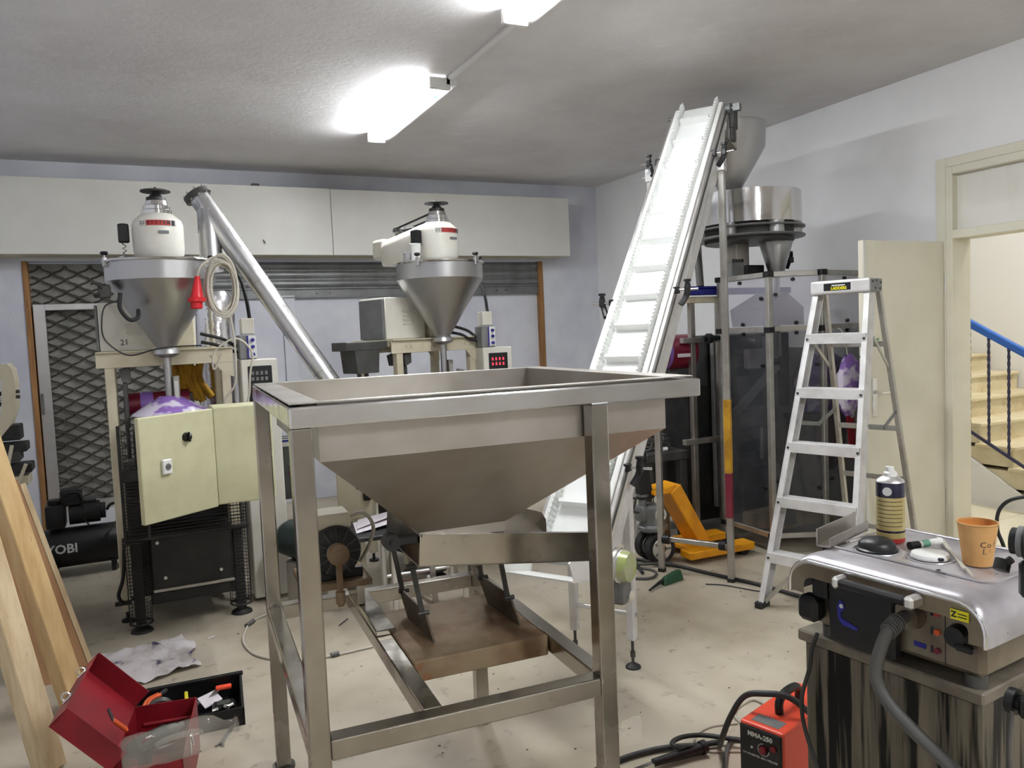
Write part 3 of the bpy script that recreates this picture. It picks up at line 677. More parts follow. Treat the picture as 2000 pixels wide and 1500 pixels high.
    # belt and motor at the rear of the head
    b = B(); b.bar((.05, 0, 2.345), (.045, .42, 2.295), .006, .012); b.bar((-.05, 0, 2.345), (-.045, .42, 2.295), .006, .012); obj('drive_belt', b, K['rubber'], hd)
    b = B(); b.lathe([(0, 2.305), (.05, 2.305), (.055, 2.295), (.055, 2.275), (.04, 2.26), (.04, 2.22), (0, 2.22)], (0, .42, 0), 24); obj('driven_pulley', b, K['dgrey'], hd)
    b = B(); b.box(-.09, .09, .52, .66, 2.10, 2.24, .02, 2); obj('motor_cover', b, K['whitem'], hd)
    b = B(); b.box(-.07, .05, .18, .32, 2.255, 2.285, .01); obj('cover_plate', b, K['dgrey'], hd)
    # level sensor with spring stem on the left of the head
    b = B(); b.box(-.202, -.146, -.025, .03, 2.13, 2.23, .006); b.box(-.19, -.16, -.024, -.018, 2.145, 2.2, .003); b.cyl((-.175, 0, 2.225), (-.175, 0, 2.232), .018, n=12); se = obj('level_sensor', b, K['black'], t)
    b = B(); b.tube([(-.175 + .009 * cos(i * .9), .009 * sin(i * .9), 2.135 - .0035 * i) for i in range(28)], .003, 5, smooth=False); b.cyl((-.175, 0, 2.04), (-.175, 0, 2.02), .02, n=14); b.tube([(-.17, 0, 2.06), (-.20, -.02, 2.05), (-.215, 0, 2.03), (-.19, .01, 2.025)], .004, 6); obj('sensor_spring', b, K['alud'], se)
    # portal frame
    for x in (-.295, .315):
        for y in (.10, .52):
            b = B(); b.box(x - .025, x + .025, y - .025, y + .025, .06, 1.53, .004); obj('post', b, K['beige'], t)
            b = B(); b.cyl((x, y, 0), (x, y, .012), .035, n=16); b.cyl((x, y, .01), (x, y, .07), .01, n=10); obj('levelling_foot', b, K['blackm'], t)
    for y in (.075, .52):
        b = B(); b.box(-.36, .36, y - .004, y + .004, 1.445, 1.53, .002); b.box(-.36, .36, y, y + .045, 1.522, 1.53); cb = obj('cross_beam', b, K['beige'], t)
        for x in (-.24, -.205, .245, .285):
            b = B(); b.cyl((x, y - .004, 1.49), (x, y - .010, 1.49), .010, n=10); obj('bolt', b, K['beige'], cb)
        b = B(); b.prism([(.36, y - .003, 1.445), (.25, y - .003, 1.445), (.315, y - .003, 1.37), (.36, y - .003, 1.36)], (0, .006, 0)); obj('gusset', b, K['beige'], cb)
    for x in (-.34, .34):
        b = B(); b.box(x - .02, x + .02, .1, .52, 1.49, 1.53, .003); obj('side_beam', b, K['beige'], t)
    b = B(); b.box(-.36, .36, .05, .56, 1.528, 1.536, .002); obj('deck', b, K['beige'], t)
    # drive housing
    b = B(); b.prism([(-.335, .16, 1.536), (-.02, .16, 1.536), (-.02, .46, 1.536), (-.335, .46, 1.536)], (0, 0, .275), .006); dh = obj('drive_housing', b, K['whitem'], t)
    louvers(dh, -.20, .158, 1.72); 
    if first: lettering('hand_number', '21', .045, K['print'], dh, frame((-.21, .1585, 1.585), (1, .0, .05), (0, -1, 0)))
    b = B(); b.box(-.352, -.337, .17, .45, 1.54, 1.80, .003); obj('side_cover', b, K['grey'], dh)
    b = B(); b.bar((.10, .26, 1.53), (.10, .3, 2.06), .14, .14, bev=.01); obj('column', b, K['beige'], t)
    # side chute bracket
    b = B(); b.box(-.66, -.35, .12, .30, 1.475, 1.53, .003); b.prism([(-.60, .12, 1.475), (-.42, .12, 1.475), (-.43, .12, 1.33), (-.585, .12, 1.33)], (0, .18, 0)); sbk = obj('side_feeder', b, K['dgrey'], t) if not first else None
    if sbk:
        for x in (-.53, -.475):
            b = B(); b.cyl((x, .2, 1.33), (x + .005, .2, 1.20), .014, .008, n=10); obj('spindle', b, K['dgrey'], sbk)
    # film shoulder and rolls
    b = B(); b.lathe([(.05, 1.275), (.20, 1.185), (.205, 1.175), (.06, 1.26)], (0, .02, 0), 30); obj('film_shoulder', b, K['purple'], t)
    b = B(); b.cyl((-.22, .34, 1.22), (.12, .34, 1.22), .07, n=24); fr_ = obj('film_roll', b, K['maroon'], t)
    b = B(); b.cyl((-.15, .34, 1.22), (-.08, .34, 1.22), .0715, n=24); obj('film_band', b, K['purple'], fr_)
    b = B(); b.box(-.24, -.22, .30, .38, .9, 1.27, .003); b.box(.12, .14, .30, .38, .9, 1.27, .003); obj('roll_bracket', b, K['dgrey'], t)
    b = B(); b.prism([(-.25, .1, 1.43), (-.19, .1, 1.45), (-.19, .1, 1.38), (-.235, .1, 1.36)], (0, .2, 0)); b.box(-.235, -.21, .12, .16, 1.1, 1.36, .004); obj('jaw_arm', b, K['dgrey'], t)
    b = B(); b.box(-.27, .34, .05, .48, .80, .86, .006); b.box(-.20, .25, .1, .42, .86, 1.08, .01); obj('jaw_housing', b, K['blackm'], t)
    b = B(); b.box(-.262, .285, .18, .49, .10, .80, .008); obj('rear_shade_block', b, K['blackm'], t)  # added bulk that blocks light and darkens the floor around the machine
    # caged lower body
    b = B(); b.box(-.155, .27, -.14, .40, .215, .52, .006); lb = obj('lower_body', b, K['blackm'], t)
    for x, z in ((-.09, .28), (.20, .28), (-.12, .48)):
        b = B(); b.cyl((x, -.14, z), (x, -.146, z), .009, n=10); obj('screw', b, K['alu'], lb)
    b = B(); b.box(-.155, .27, -.148, -.138, .205, .222, .002); obj('bright_edge', b, K['alud'], lb)
    b = B(); b.box(-.17, .28, -.12, -.06, .135, .20, .006); obj('lower_cross_member', b, K['blackm'], lb)
    b = B(); b.box(-.275, .36, -.165, -.15, .505, .525, .003); b.box(-.275, -.26, -.15, .08, .505, .525, .003); obj('cage_belt', b, K['blackm'], t)
    g = B()
    for i in range(15): g.bar((-.27, -.158, .53 + i * .018), (.355, -.158, .53 + i * .018), .004, .004)
    for i in range(9): g.bar((-.27 + i * .014, -.156, .53), (-.27 + i * .014, -.156, 1.10), .003, .003)
    for i in range(32): g.bar((-.27, -.157, .53 + i * .018), (-.158, -.157, .53 + i * .018), .003, .003)
    for i in range(34): g.bar((-.268, -.157, .53 + i * .018), (-.268, .06, .53 + i * .018), .003, .003)
    o = obj('cage_wire', g, K['blackm'], t); o['kind'] = 'stuff'
    for x in (-.272, -.155):
        b = B(); b.box(x - .008, x + .008, -.165, -.148, .52, 1.14, .002); obj('cage_post', b, K['blackm'], t)
    # bent mesh leg guards and feet
    for (cx_, cy_, z0, z1, a0) in ((-.225, -.12, .05, .50, 180), (.30, -.10, .06, .80, 230)):
        g = B(); nn = int((z1 - z0) / .02)
        for i in range(nn + 1):
            z = z0 + i * .02; g.torus((cx_, cy_, z), .058, .0016, (0, 0, 1), 14, 4, RAD(a0 - 60), RAD(a0 + 190))
        for k in range(13):
            a = RAD(a0 - 60 + k * 250 / 12); g.bar((cx_ + .058 * cos(a), cy_ + .058 * sin(a), z0), (cx_ + .058 * cos(a), cy_ + .058 * sin(a), z1), .0025, .0025)
        o = obj('guard_wire', g, K['blackm'], t); o['kind'] = 'stuff'
        b = B(); b.torus((cx_, cy_, z0), .058, .006, n=20, m=6); b.torus((cx_, cy_, z1), .058, .006, n=20, m=6); b.bar((cx_, cy_, .03), (cx_, cy_, .5), .05, .05); gl = obj('leg_post', b, K['blackm'], t)
        b = B(); b.lathe([(0, .035), (.02, .032), (.055, .012), (.06, .0), (0, 0)], (cx_, cy_, 0), 22); obj('foot_pad', b, K['blackm'], gl)
    b = B(); b.tube([(-.285, -.0, .50), (-.30, -.03, .3), (-.33, -.05, .2), (-.31, -.06, .15)], .01, 6); b.box(-.35, -.27, -.06, -.03, .14, .16, .003); obj('hook_bracket', b, K['blackm'], t)
    return t
F1 = filler('cream auger filling machine with its cone hopper beside the lattice window, nearest the left', (.165, 4.85, 0), 0, True)
F2 = filler('cream auger filling machine with cone hopper standing in the middle behind the big hopper', (1.85, 4.93, 0), RAD(17), False)

# ---- control towers beside the fillers
def tower(label, loc, rz, lit):
    t = thing('control_tower', label, 'control box', loc, rz, 'control towers beside the fillers')
    b = B(); b.box(-.10, .11, 0, .20, .02, 1.455, .006); cb = obj('cabinet', b, K['whitem'], t)
    b = B(); b.box(-.062, .075, -.006, .0, 1.20, 1.415, .003); kp = obj('keypad_panel', b, K['black'], cb)
    for r in range(2):
        for c in range(4):
            if lit: lettering('digit', '8', .030, K['led'], kp, frame((-.036 + c * .026, -.0068, 1.373 - r * .034), (1, 0, 0), (0, -1, 0)), ext=.0003)
            else:
                b = B(); b.box(-.045 + c * .026, -.028 + c * .026, -.009, -.006, 1.362 - r * .034, 1.384 - r * .034, .001); obj('digit_window', b, K['grey'], kp)
    for r in range(5):
        for c in range(4):
            b = B(); b.box(-.048 + c * .028, -.026 + c * .028, -.0085, -.006, 1.295 - r * .019, 1.309 - r * .019, .001); obj('key', b, K['dgrey'], kp)
    b = B(); b.box(-.10, .0, .02, .16, 1.456, 1.60, .005); b2 = obj('dial_box', b, K['grey'], t)
    b = B(); b.box(-.056, -.002, .012, .02, 1.462, 1.596, .002); fp = obj('dial_plate', b, K['frost'], b2)
    b = B(); b.box(-.056, -.047, .008, .012, 1.462, 1.596); obj('plate_stripe', b, K['blue'], fp)
    for z in (1.485, 1.53, 1.57):
        b = B(); b.cyl((-.024, .012, z), (-.024, -.006, z), .0105, n=12); obj('dial_knob', b, K['blue'], fp)
    b = B(); b.box(-.075, -.002, .06, .16, 1.605, 1.70, .004); obj('junction_box', b, K['whitem'], t)
    b = B(); b.tube([(-.02, .1, 1.70), (-.03, .12, 1.82), (-.05, .2, 1.95), (-.1, .3, 2.0)], .011, 8); obj('ribbed_conduit', b, K['rubber'], t)
    b = B(); b.tube([(-.10, .12, 1.50), (-.16, .12, 1.52), (-.22, .1, 1.55), (-.30, .12, 1.57)], .010, 8); b.tube([(-.10, .14, 1.53), (-.17, .14, 1.58), (-.30, .14, 1.62)], .010, 8); obj('black_conduit', b, K['rubber'], t)
    return t
tower('white control tower with blue knobs beside the left filling machine', (.66, 4.88, 0), 0, False)
tower('white control tower with red digital display beside the middle filling machine', (2.24, 4.93, 0), RAD(-4), True)

# ---- open control cabinet hung in front of the left filler
t = thing('switch_cabinet', 'cream switch cabinet with its door swung open, in front of the left filler', 'cabinet', (.335, 4.25, .735), 0)
b = B(); b.box(0, .29, 0, .21, 0, .50, .006); obj('cabinet_body', b, K['cab'], t)
b = B(); b.box(.05, .24, .21, .45, .1, .14, .003); b.box(.05, .24, .21, .45, .36, .40, .003); obj('mount_arm', b, K['blackm'], t)
dr = bpy.data.objects.new('door', None)
DA = RAD(36)
b = B(); b.box(-.43, -.004, -.012, .018, -.005, .495, .006, 2)
dr = obj('door', b, K['cab'], t); dr.rotation_euler = (0, 0, DA)
b = B(); b.cyl((-.175, -.012, .375), (-.175, -.032, .375), .023, .020, n=20); b.box(-.181, -.169, -.044, -.03, .352, .40, .003); kn = obj('rotary_switch', b, K['black'], dr)
b = B(); b.box(-.1765, -.1735, -.046, -.044, .38, .40); obj('pointer', b, K['printw'], kn)
b = B(); b.box(-.325, -.275, -.030, -.012, .215, .285, .004); so = obj('socket_outlet', b, K['frost'], dr)
b = B(); b.cyl((-.300, -.031, .25), (-.300, -.0315, .25), .0165, n=20); sw = obj('socket_well', b, K['grey'], so)
for x in (-.306, -.294):
    b = B(); b.cyl((x, -.032, .25), (x, -.0325, .25), .003, n=8); obj('pin_hole', b, K['print'], sw)

# ---- coil of grey cable with a red plug hung on the left hopper
t = thing('cable_coil', 'coil of grey-white cable with loose loops hanging from the left cone hopper', 'cable', (.455, 4.60, 1.86))
b = B(); rnd = random.Random(3)
for k in range(13):
    w_, h_ = .060 + .022 * rnd.random(), .13 + .04 * rnd.random(); ox, oz = rnd.uniform(-.012, .012), rnd.uniform(-.02, .015)
    b.torus((0, 0, 0), 1, .0, n=3, m=3) if False else None
    pts = [V(ox + w_ * cos(a), -.01 * (k % 4) + .01 * cos(2 * a), oz + h_ * sin(a)) for a in [2 * pi * i / 22 for i in range(23)]]
    b.tube(pts, .0062, 6, sub=2)
obj('cable_loops', b, K['cablew'], t)
b = B(); b.tube([(.03, 0, -.12), (.05, .01, -.3), (.04, .0, -.52), (-.02, 0, -.62), (.03, -.02, -.70), (.10, -.01, -.62), (.12, .0, -.48), (.14, .02, -.36), (.06, .02, -.28), (-.05, .02, -.34), (-.07, .02, -.42), (-.06, .02, -.44), (-.02, .02, -.36)], .0055, 6); obj('loose_loop', b, K['cablew'], t)
b = B(); b.tube([(-.05, 0, .06), (-.08, -.01, .13), (-.02, 0, .17), (.03, 0, .15)], .0055, 6); obj('hanging_bight', b, K['cablew'], t)
t = thing('industrial_plug', 'bright red industrial plug hanging beside the cable coil on the left hopper', 'plug', (.322, 4.555, 1.80))
b = B(); b.lathe([(0, -.055), (.026, -.055), (.030, -.05), (.030, -.02), (.033, -.018), (.046, -.016), (.047, .004), (.034, .008), (.030, .02), (.024, .06), (.016, .10), (.014, .12), (0, .12)], (0, 0, 0), 24, (.08, .0, 1)); obj('plug_body', b, K['redpl'], t)
b = B(); b.tube([(.01, 0, .12), (.03, .0, .17), (.07, .02, .2), (.11, .03, .18)], .0055, 6); obj('plug_cable', b, K['cablew'], t)

# ---- black hoses around the left filler
b = B(); b.tube([(-.06, 4.6, 1.80), (-.12, 4.58, 1.77), (-.14, 4.56, 1.68), (-.13, 4.56, 1.60), (-.06, 4.56, 1.53), (.0, 4.56, 1.515), (.1, 4.55, 1.54), (.2, 4.54, 1.55), (.33, 4.54, 1.55)], .0045, 6); tag(obj('thin_hose', b, K['cableb']), 'thin black hose looping in front of the left cone hopper', 'hose')
b = B(); b.tube([(-.045, 4.62, 1.84), (-.05, 4.6, 1.76), (-.01, 4.58, 1.70), (.03, 4.6, 1.71), (.035, 4.66, 1.75)], .011, 10); tag(obj('thick_hose', b, K['rubber']), 'thick black hose bent under the left cone hopper', 'hose')
t = thing('limit_switch', 'dark switch block with lever clamped to the left hopper band', 'switch', (-.13, 4.72, 1.87))
b = B(); b.box(-.02, .04, -.03, .03, -.05, .02, .006); obj('switch_block', b, K['dgrey'], t)
b = B(); b.tube([(0, -.03, 0), (-.03, -.05, .03), (-.05, -.05, .02)], .006, 6); b.cyl((-.02, -.03, -.03), (-.03, -.05, -.04), .012, n=8); obj('lever', b, K['blackm'], t)
t = thing('cloth_bundle', 'ochre cloth draped on the bar behind the left dosing tube', 'cloth', (.30, 5.32, 1.32))
b = B(); rnd = random.Random(5)
for i in range(6):
    x = -.08 + i * .03; b.tube([(x, 0, .12 + rnd.uniform(-.02, .02)), (x + rnd.uniform(-.02, .02), -.02, .02), (x + .04 + rnd.uniform(-.02, .02), .0, -.09 - .03 * rnd.random())], .024, 8)
obj('cloth_folds', b, K['ochre'], t)

# ---- screw feeder
P0, P1_ = V(.40, 5.05, 2.43), V(1.50, 4.49, .50); dv_ = (P1_ - P0).normalized()
t = thing('screw_feeder', 'shiny stainless screw feeder tube slanting down behind the big hopper', 'screw feeder', P0)
b = B(); b.cyl(V(0, 0, 0), P1_ - P0, .060, n=32); obj('feeder_tube', b, K['satin'], t)
b = B(); b.cyl(-dv_ * .018, dv_ * .012, .080, n=28); b.cyl(-dv_ * .03, -dv_ * .018, .05, n=24); fl = obj('end_flange', b, K['dgrey'], t)
ax = dv_.orthogonal().normalized(); ay = dv_.cross(ax)
for k in range(8):
    a = 2 * pi * k / 8; c = (ax * cos(a) + ay * sin(a)) * .068; b = B(); b.cyl(c - dv_ * .034, c + dv_ * .02, .006, n=8); obj('flange_bolt', b, K['alud'], fl)
b = B(); b.cyl(dv_ * .10, dv_ * .10 + V(.0, -.03, -.36), .062, .066, n=28); obj('down_spout', b, K['steel'], t)
b = B(); b.cyl(dv_ * .62 - V(0, 0, 0), dv_ * .625, .0625, n=32); b.cyl(dv_ * 1.26, dv_ * 1.265, .0625, n=32); obj('tube_seam', b, K['dullsteel'], t)
e = P1_ - P0
b = B(); b.lathe([(.075, -.12), (.09, -.05), (.17, .18), (.17, .28), (.166, .28), (.166, .18), (.08, -.04)], e + V(.02, 0, 0), 32); obj('feed_bin', b, K['steel'], t)
b = B()
for k in range(3):
    a = 2 * pi * k / 3 + .4; b.bar(e + V(.12 * cos(a), .12 * sin(a), .1), V(e.x + .26 * cos(a), e.y + .26 * sin(a), -2.43), .03, .03)
obj('bin_leg', b, K['legsteel'], t)

t = thing('foil_duct', 'crinkled silver foil duct standing behind the left filling machine', 'duct', (.50, 5.58, 0))
b = B(); b.lathe([(.13, 0), (.13, 1.5), (.125, 1.62), (.12, 1.86), (.09, 1.90), (0, 1.90)], n=24); obj('foil_wrap', b, K['foil'], t)
# ---- cup and can standing on the middle hopper lid
M2p = V(1.85, 4.93, 2.0305)
vd = V(-.428, -.901, 0); vl = V(.901, -.431, 0)
c = M2p - vl * .135 + vd * .15
t = thing('plastic_cup', 'white plastic cup standing on the middle hopper lid', 'cup', c)
b = B(); b.lathe([(0, 0), (.026, 0), (.036, .105), (.040, .107), (.036, .109), (.034, .105), (.024, .004), (0, .004)], n=24); obj('cup_body', b, K['frost'], t)
c = M2p - vl * .195 + vd * .09
t = thing('tin_can', 'small silver can beside the white cup on the middle hopper lid', 'can', c)
b = B(); b.lathe([(0, 0), (.026, 0), (.028, .003), (.028, .058), (.026, .062), (0, .06)], n=24); obj('can_body', b, K['steel'], t)
b = B(); b.cyl((0, 0, .055), (0, 0, .066), .0285, n=24); obj('can_rim', b, K['polish'], t)
# sealing gear on the lower bench of the middle filler
t = thing('film_bar', 'dark bar with paddle end lying behind the big hopper rim, under the middle filler', 'bar', (1.50, 4.70, 1.24))
b = B(); b.bar((0, 0, 0), (.32, -.12, .03), .03, .03, bev=.004); obj('rod', b, K['dgrey'], t)
b = B(); b.prism([(.33, -.12, .0), (.35, -.13, .09), (.31, -.12, .10), (.29, -.11, .03)], (0, .02, 0)); obj('paddle', b, K['grey'], t)
# ================================================================== VERTICAL PACKING MACHINE (right)
def wobj(name, b, m, parent, root, **k):
    """built in world coordinates, stored in the frame of its thing"""
    Mx = Matrix.Translation(root.location) @ Matrix.Rotation(root.rotation_euler[2], 4, 'Z')
    b.bm.transform(Mx.inverted()); return obj(name, b, m, parent, **k)
pm = thing('packing_machine', 'tall packing machine with smoked acrylic guards and rotating cup filler, right of the conveyor', 'packing machine', (3.72, 3.91, 0))
def P(name, b, m, parent=None, **k): return wobj(name, b, K[m] if isinstance(m, str) else m, parent or pm, pm, **k)
VT = [V(3.74, 4.40, 0), V(3.72, 3.91, 0), V(4.03, 3.76, 0), V(4.58, 3.87, 0)]
ZT, ZM, ZB = 1.86, 1.50, .14
up_ = V(0, 0, 1)
for v in VT[:3] + [V(4.58, 3.87, 0)]:
    b = B(); b.box(v.x - .018, v.x + .018, v.y - .018, v.y + .018, .05, ZT, .003); po = P('corner_post', b, 'alud')
    b = B(); b.cyl(v, v + up_ * .05, .03, .02, n=14); P('rubber_foot', b, 'rubber', po)
    for z in (ZT, ZM, ZB):
        b = B(); b.box(v.x - .026, v.x + .026, v.y - .026, v.y + .026, z - .024, z + .012, .003); P('corner_joint', b, 'black', po)
for a, c in zip(VT[:-1], VT[1:]):
    d = (c - a).normalized()
    for z in (ZT - .008, ZM, ZB):
        b = B(); b.bar(a + d * .03 + up_ * z, c - d * .03 + up_ * z, .03, .034, bev=.002); P('guard_rail', b, 'alud')
    nrm = d.cross(up_)
    b = B(); b.prism([a + d * .02 + up_ * (ZM + .018), c - d * .02 + up_ * (ZM + .018), c - d * .02 + up_ * (ZT - .026), a + d * .02 + up_ * (ZT - .026)], nrm * .005); P('upper_guard_panel', b, 'acrylu')
    b = B(); b.prism([a + d * .02 + up_ * (ZB + .018), c - d * .02 + up_ * (ZB + .018), c - d * .02 + up_ * (ZM - .018), a + d * .02 + up_ * (ZM - .018)], nrm * .005); P('lower_guard_panel', b, 'acryl')
    for f, z in ((.12, 1.72), (.88, 1.70), (.5, ZM - .03), (.5, ZM + .035), (.45, ZT - .045), (.12, 1.28), (.88, 1.26), (.12, .5), (.88, .45)):
        q = a + (c - a) * f + up_ * z; b = B(); b.cyl(q - nrm * .0, q + nrm * .018, .012, n=12); P('guard_knob', b, 'black')
# side frame on the left with the blue cover strip
for (x, y) in ((3.56, 4.50), (3.50, 4.98), (3.82, 4.52)):
    b = B(); b.box(x - .02, x + .02, y - .02, y + .02, .02, 1.70, .003); P('frame_post', b, 'dullsteel')
b = B(); b.box(3.46, 3.84, 4.47, 4.51, 1.70, 1.745, .003); P('frame_beam', b, 'beige')
b = B(); b.box(3.48, 3.52, 4.5, 5.0, 1.70, 1.745, .003); P('frame_beam', b, 'beige')
b = B(); b.box(3.46, 3.84, 4.47, 4.51, 1.42, 1.46, .003); P('frame_beam', b, 'alud')
b = B(); b.box(3.46, 3.84, 4.47, 4.51, .70, .74, .003); P('frame_beam', b, 'dullsteel')
b = B(); b.box(3.45, 4.45, 4.44, 4.54, 1.755, 1.80, .006); b.box(3.50, 3.75, 4.43, 4.50, 1.80, 1.815, .004); P('blue_cover', b, 'blue')
b = B(); b.cyl((3.58, 4.40, 1.45), (3.72, 4.40, 1.45), .018, n=12); b.cyl((3.60, 4.38, 1.45), (3.63, 4.38, 1.45), .035, n=14); P('clamp_handle', b, 'black')
# film reel
b = B(); b.cyl((3.36, 4.62, 1.36), (3.62, 4.62, 1.36), .125, n=36); fr_ = P('film_reel', b, 'maroon')
b = B(); b.cyl((3.33, 4.62, 1.36), (3.66, 4.62, 1.36), .03, n=16); P('reel_core', b, 'grey', fr_)
b = B(); b.cyl((3.37, 4.62, 1.36), (3.40, 4.62, 1.36), .1265, n=36); P('reel_edge', b, 'purple', fr_)
b = B(); b.box(3.43, 3.54, 4.493, 4.496, 1.325, 1.35); P('reel_label', b, 'paper', fr_)
b = B(); b.bar((3.34, 4.62, 1.17), (3.62, 4.55, 1.17), .04, .03); b.cyl((3.42, 4.58, 1.20), (3.47, 4.56, 1.20), .035, n=14); P('tension_arm', b, 'dgrey')
# dark body, slides and forming parts inside the guard
b = B(); b.box(3.78, 4.60, 4.62, 5.15, .10, 1.46, .01); P('machine_body', b, 'blackm')
b = B(); b.box(3.60, 3.80, 4.62, 5.10, .10, 1.10, .01); P('side_body', b, 'blackm')
b = B(); b.box(3.80, 3.87, 4.56, 4.60, .2, 1.44, .004); P('guide_column', b, 'grey'); b = B(); b.box(4.28, 4.36, 4.50, 4.58, .2, 1.44, .004); P('guide_column', b, 'grey')
b = B(); b.bar((3.76, 4.30, .92), (4.30, 4.45, 1.22), .04, .05); P('slide_arm', b, 'alud')
b = B(); b.box(3.86, 4.34, 4.36, 4.54, .80, .92, .008); P('jaw_block', b, 'dgrey'); b = B(); b.box(3.84, 4.40, 4.30, 4.56, .52, .58, .006); P('jaw_base', b, 'dgrey')
b = B(); b.cyl((3.98, 4.28, .58), (3.98, 4.28, .80), .014, n=10); P('jaw_rod', b, 'alu'); b = B(); b.cyl((4.26, 4.28, .58), (4.26, 4.28, .80), .014, n=10); P('jaw_rod', b, 'alu')
b = B(); b.box(3.90, 4.06, 4.30, 4.36, 1.22, 1.36, .006); P('cover_plate', b, 'paper'); b = B(); b.box(4.12, 4.22, 4.34, 4.38, 1.28, 1.40, .004); P('cover_plate', b, 'paper')
b = B(); b.prism([(3.88, 4.14, 1.52), (4.26, 4.14, 1.52), (4.26, 4.14, 1.64), (4.10, 4.14, 1.75), (3.86, 4.14, 1.64)], (0, .30, 0)); P('forming_shoulder', b, 'grey')
b = B(); b.cyl((4.11, 4.28, 1.30), (4.11, 4.28, 1.90), .05, n=20); P('forming_tube', b, 'steel')
b = B(); b.box(4.20, 4.30, 4.40, 4.48, 1.50, 1.76, .01); P('drive_box', b, 'grey')
b = B(); b.lathe([(.02, 1.36), (.14, 1.28), (.20, 1.12), (.17, 1.00), (.19, .92), (.05, .90)], (4.33, 4.06, 0), 9); P('film_web', b, 'purple')
b = B(); b.lathe([(.02, .90), (.12, .90), (.10, .62), (.03, .50)], (4.36, 4.02, 0), 7); P('film_tail', b, 'maroon')
b = B(); b.box(4.15, 4.52, 3.95, 4.25, .86, .90, .005); P('outfeed_tray', b, 'dullsteel')
b = B(); b.box(4.00, 4.50, 4.10, 4.20, .10, .24, .006); P('base_timber', b, 'wood'); b = B(); b.box(3.80, 4.1, 4.2, 4.3, .10, .22, .006); P('base_timber', b, 'woodpale')
b = B(); b.prism([(3.85, 4.0, .16), (4.02, 4.0, .16), (4.02, 4.06, .45), (3.85, 4.1, .42)], (.0, .01, 0)); P('output_chute', b, 'dullsteel')
b = B(); b.tube([(4.13, 3.9, .95), (4.18, 3.89, .92), (4.24, 3.89, .93), (4.27, 3.9, .97)], .005, 6); P('air_line', b, 'cablew')
# rotating cup filler above the guard
cx_, cy_ = 3.92, 4.30
b = B(); b.lathe([(.0, 2.215), (.352, 2.215), (.352, 2.43), (.346, 2.43), (.346, 2.222), (0, 2.222)], (cx_, cy_, 0), 56); P('filler_drum', b, 'polish')
for z in (2.185, 2.125):
    b = B(); b.lathe([(0, z + .012), (.372, z + .012), (.375, z + .006), (.372, z), (0, z)], (cx_, cy_, 0), 56); P('turntable_disc', b, 'grey')
b = B(); b.cyl((cx_, cy_, 2.10), (cx_, cy_, 2.22), .30, n=40); P('disc_core', b, 'dgrey')
for k in range(6):
    a = 2 * pi * k / 6 + .4; b = B(); b.cyl((cx_ + .30 * cos(a), cy_ + .30 * sin(a), 2.137), (cx_ + .30 * cos(a), cy_ + .30 * sin(a), 2.215), .055, n=18); P('measuring_cup', b, 'steel')
b = B(); b.lathe([(.11, 2.125), (.115, 2.10), (.052, 1.88), (.048, 1.86), (.044, 1.88), (.106, 2.10)], (4.11, 4.24, 0), 30); P('fill_funnel', b, 'steel')
b = B(); b.lathe([(.09, 2.07), (.04, 1.90), (.036, 1.90), (.086, 2.07)], (4.21, 4.34, 0), 24); P('second_funnel', b, 'dullsteel')
b = B(); b.tube([(4.25, 4.28, 1.92), (4.27, 4.26, 2.0), (4.26, 4.25, 2.04)], .014, 6); b.box(4.24, 4.28, 4.24, 4.27, 1.96, 2.0, .004); P('sensor_arm', b, 'black')
b = B(); b.box(3.86, 3.98, 4.36, 4.46, 1.86, 2.12, .006); P('support_column', b, 'dullsteel')
b = B(); b.box(3.72, 3.83, 4.25, 4.36, 1.86, 1.965, .006); mb = P('terminal_box', b, 'grey')
for k in range(4):
    b = B(); b.cyl((3.735 + k * .026, 4.25, 1.965), (3.735 + k * .026, 4.25, 1.985), .009, n=8); P('cable_gland', b, 'black', mb)
b = B(); b.box(3.90, 4.06, 4.30, 4.42, 1.87, 1.95, .006); P('turntable_motor', b, 'blackm')
b = B(); b.lathe([(.245, 2.90), (.252, 2.897), (.252, 2.88), (.245, 2.86), (.24, 2.74), (.075, 2.46), (.07, 2.44), (.065, 2.45), (.235, 2.74), (.24, 2.90)], (3.78, 4.32, 0), 40); hp_ = P('supply_hopper', b, 'steel')
b = B(); b.torus((3.78, 4.32, 2.45), .078, .009, n=28, m=8); P('collar', b, 'dgrey', hp_); b = B(); b.cyl((3.78, 4.32, 2.26), (3.78, 4.32, 2.45), .062, n=24); P('drop_tube', b, 'dullsteel', hp_)
b = B(); b.bar((3.70, 4.56, 1.80), (3.62, 4.52, 2.74), .035, .035); b.bar((3.62, 4.52, 2.70), (3.66, 4.44, 2.70), .03, .03); P('hopper_stay', b, 'alud', hp_)
b = B(); b.tube([(3.60, 4.44, 1.815), (3.605, 4.46, 1.95), (3.62, 4.5, 2.10), (3.68, 4.55, 2.2), (3.78, 4.5, 2.25)], .026, 12)
P('air_hose', b, 'cableg')

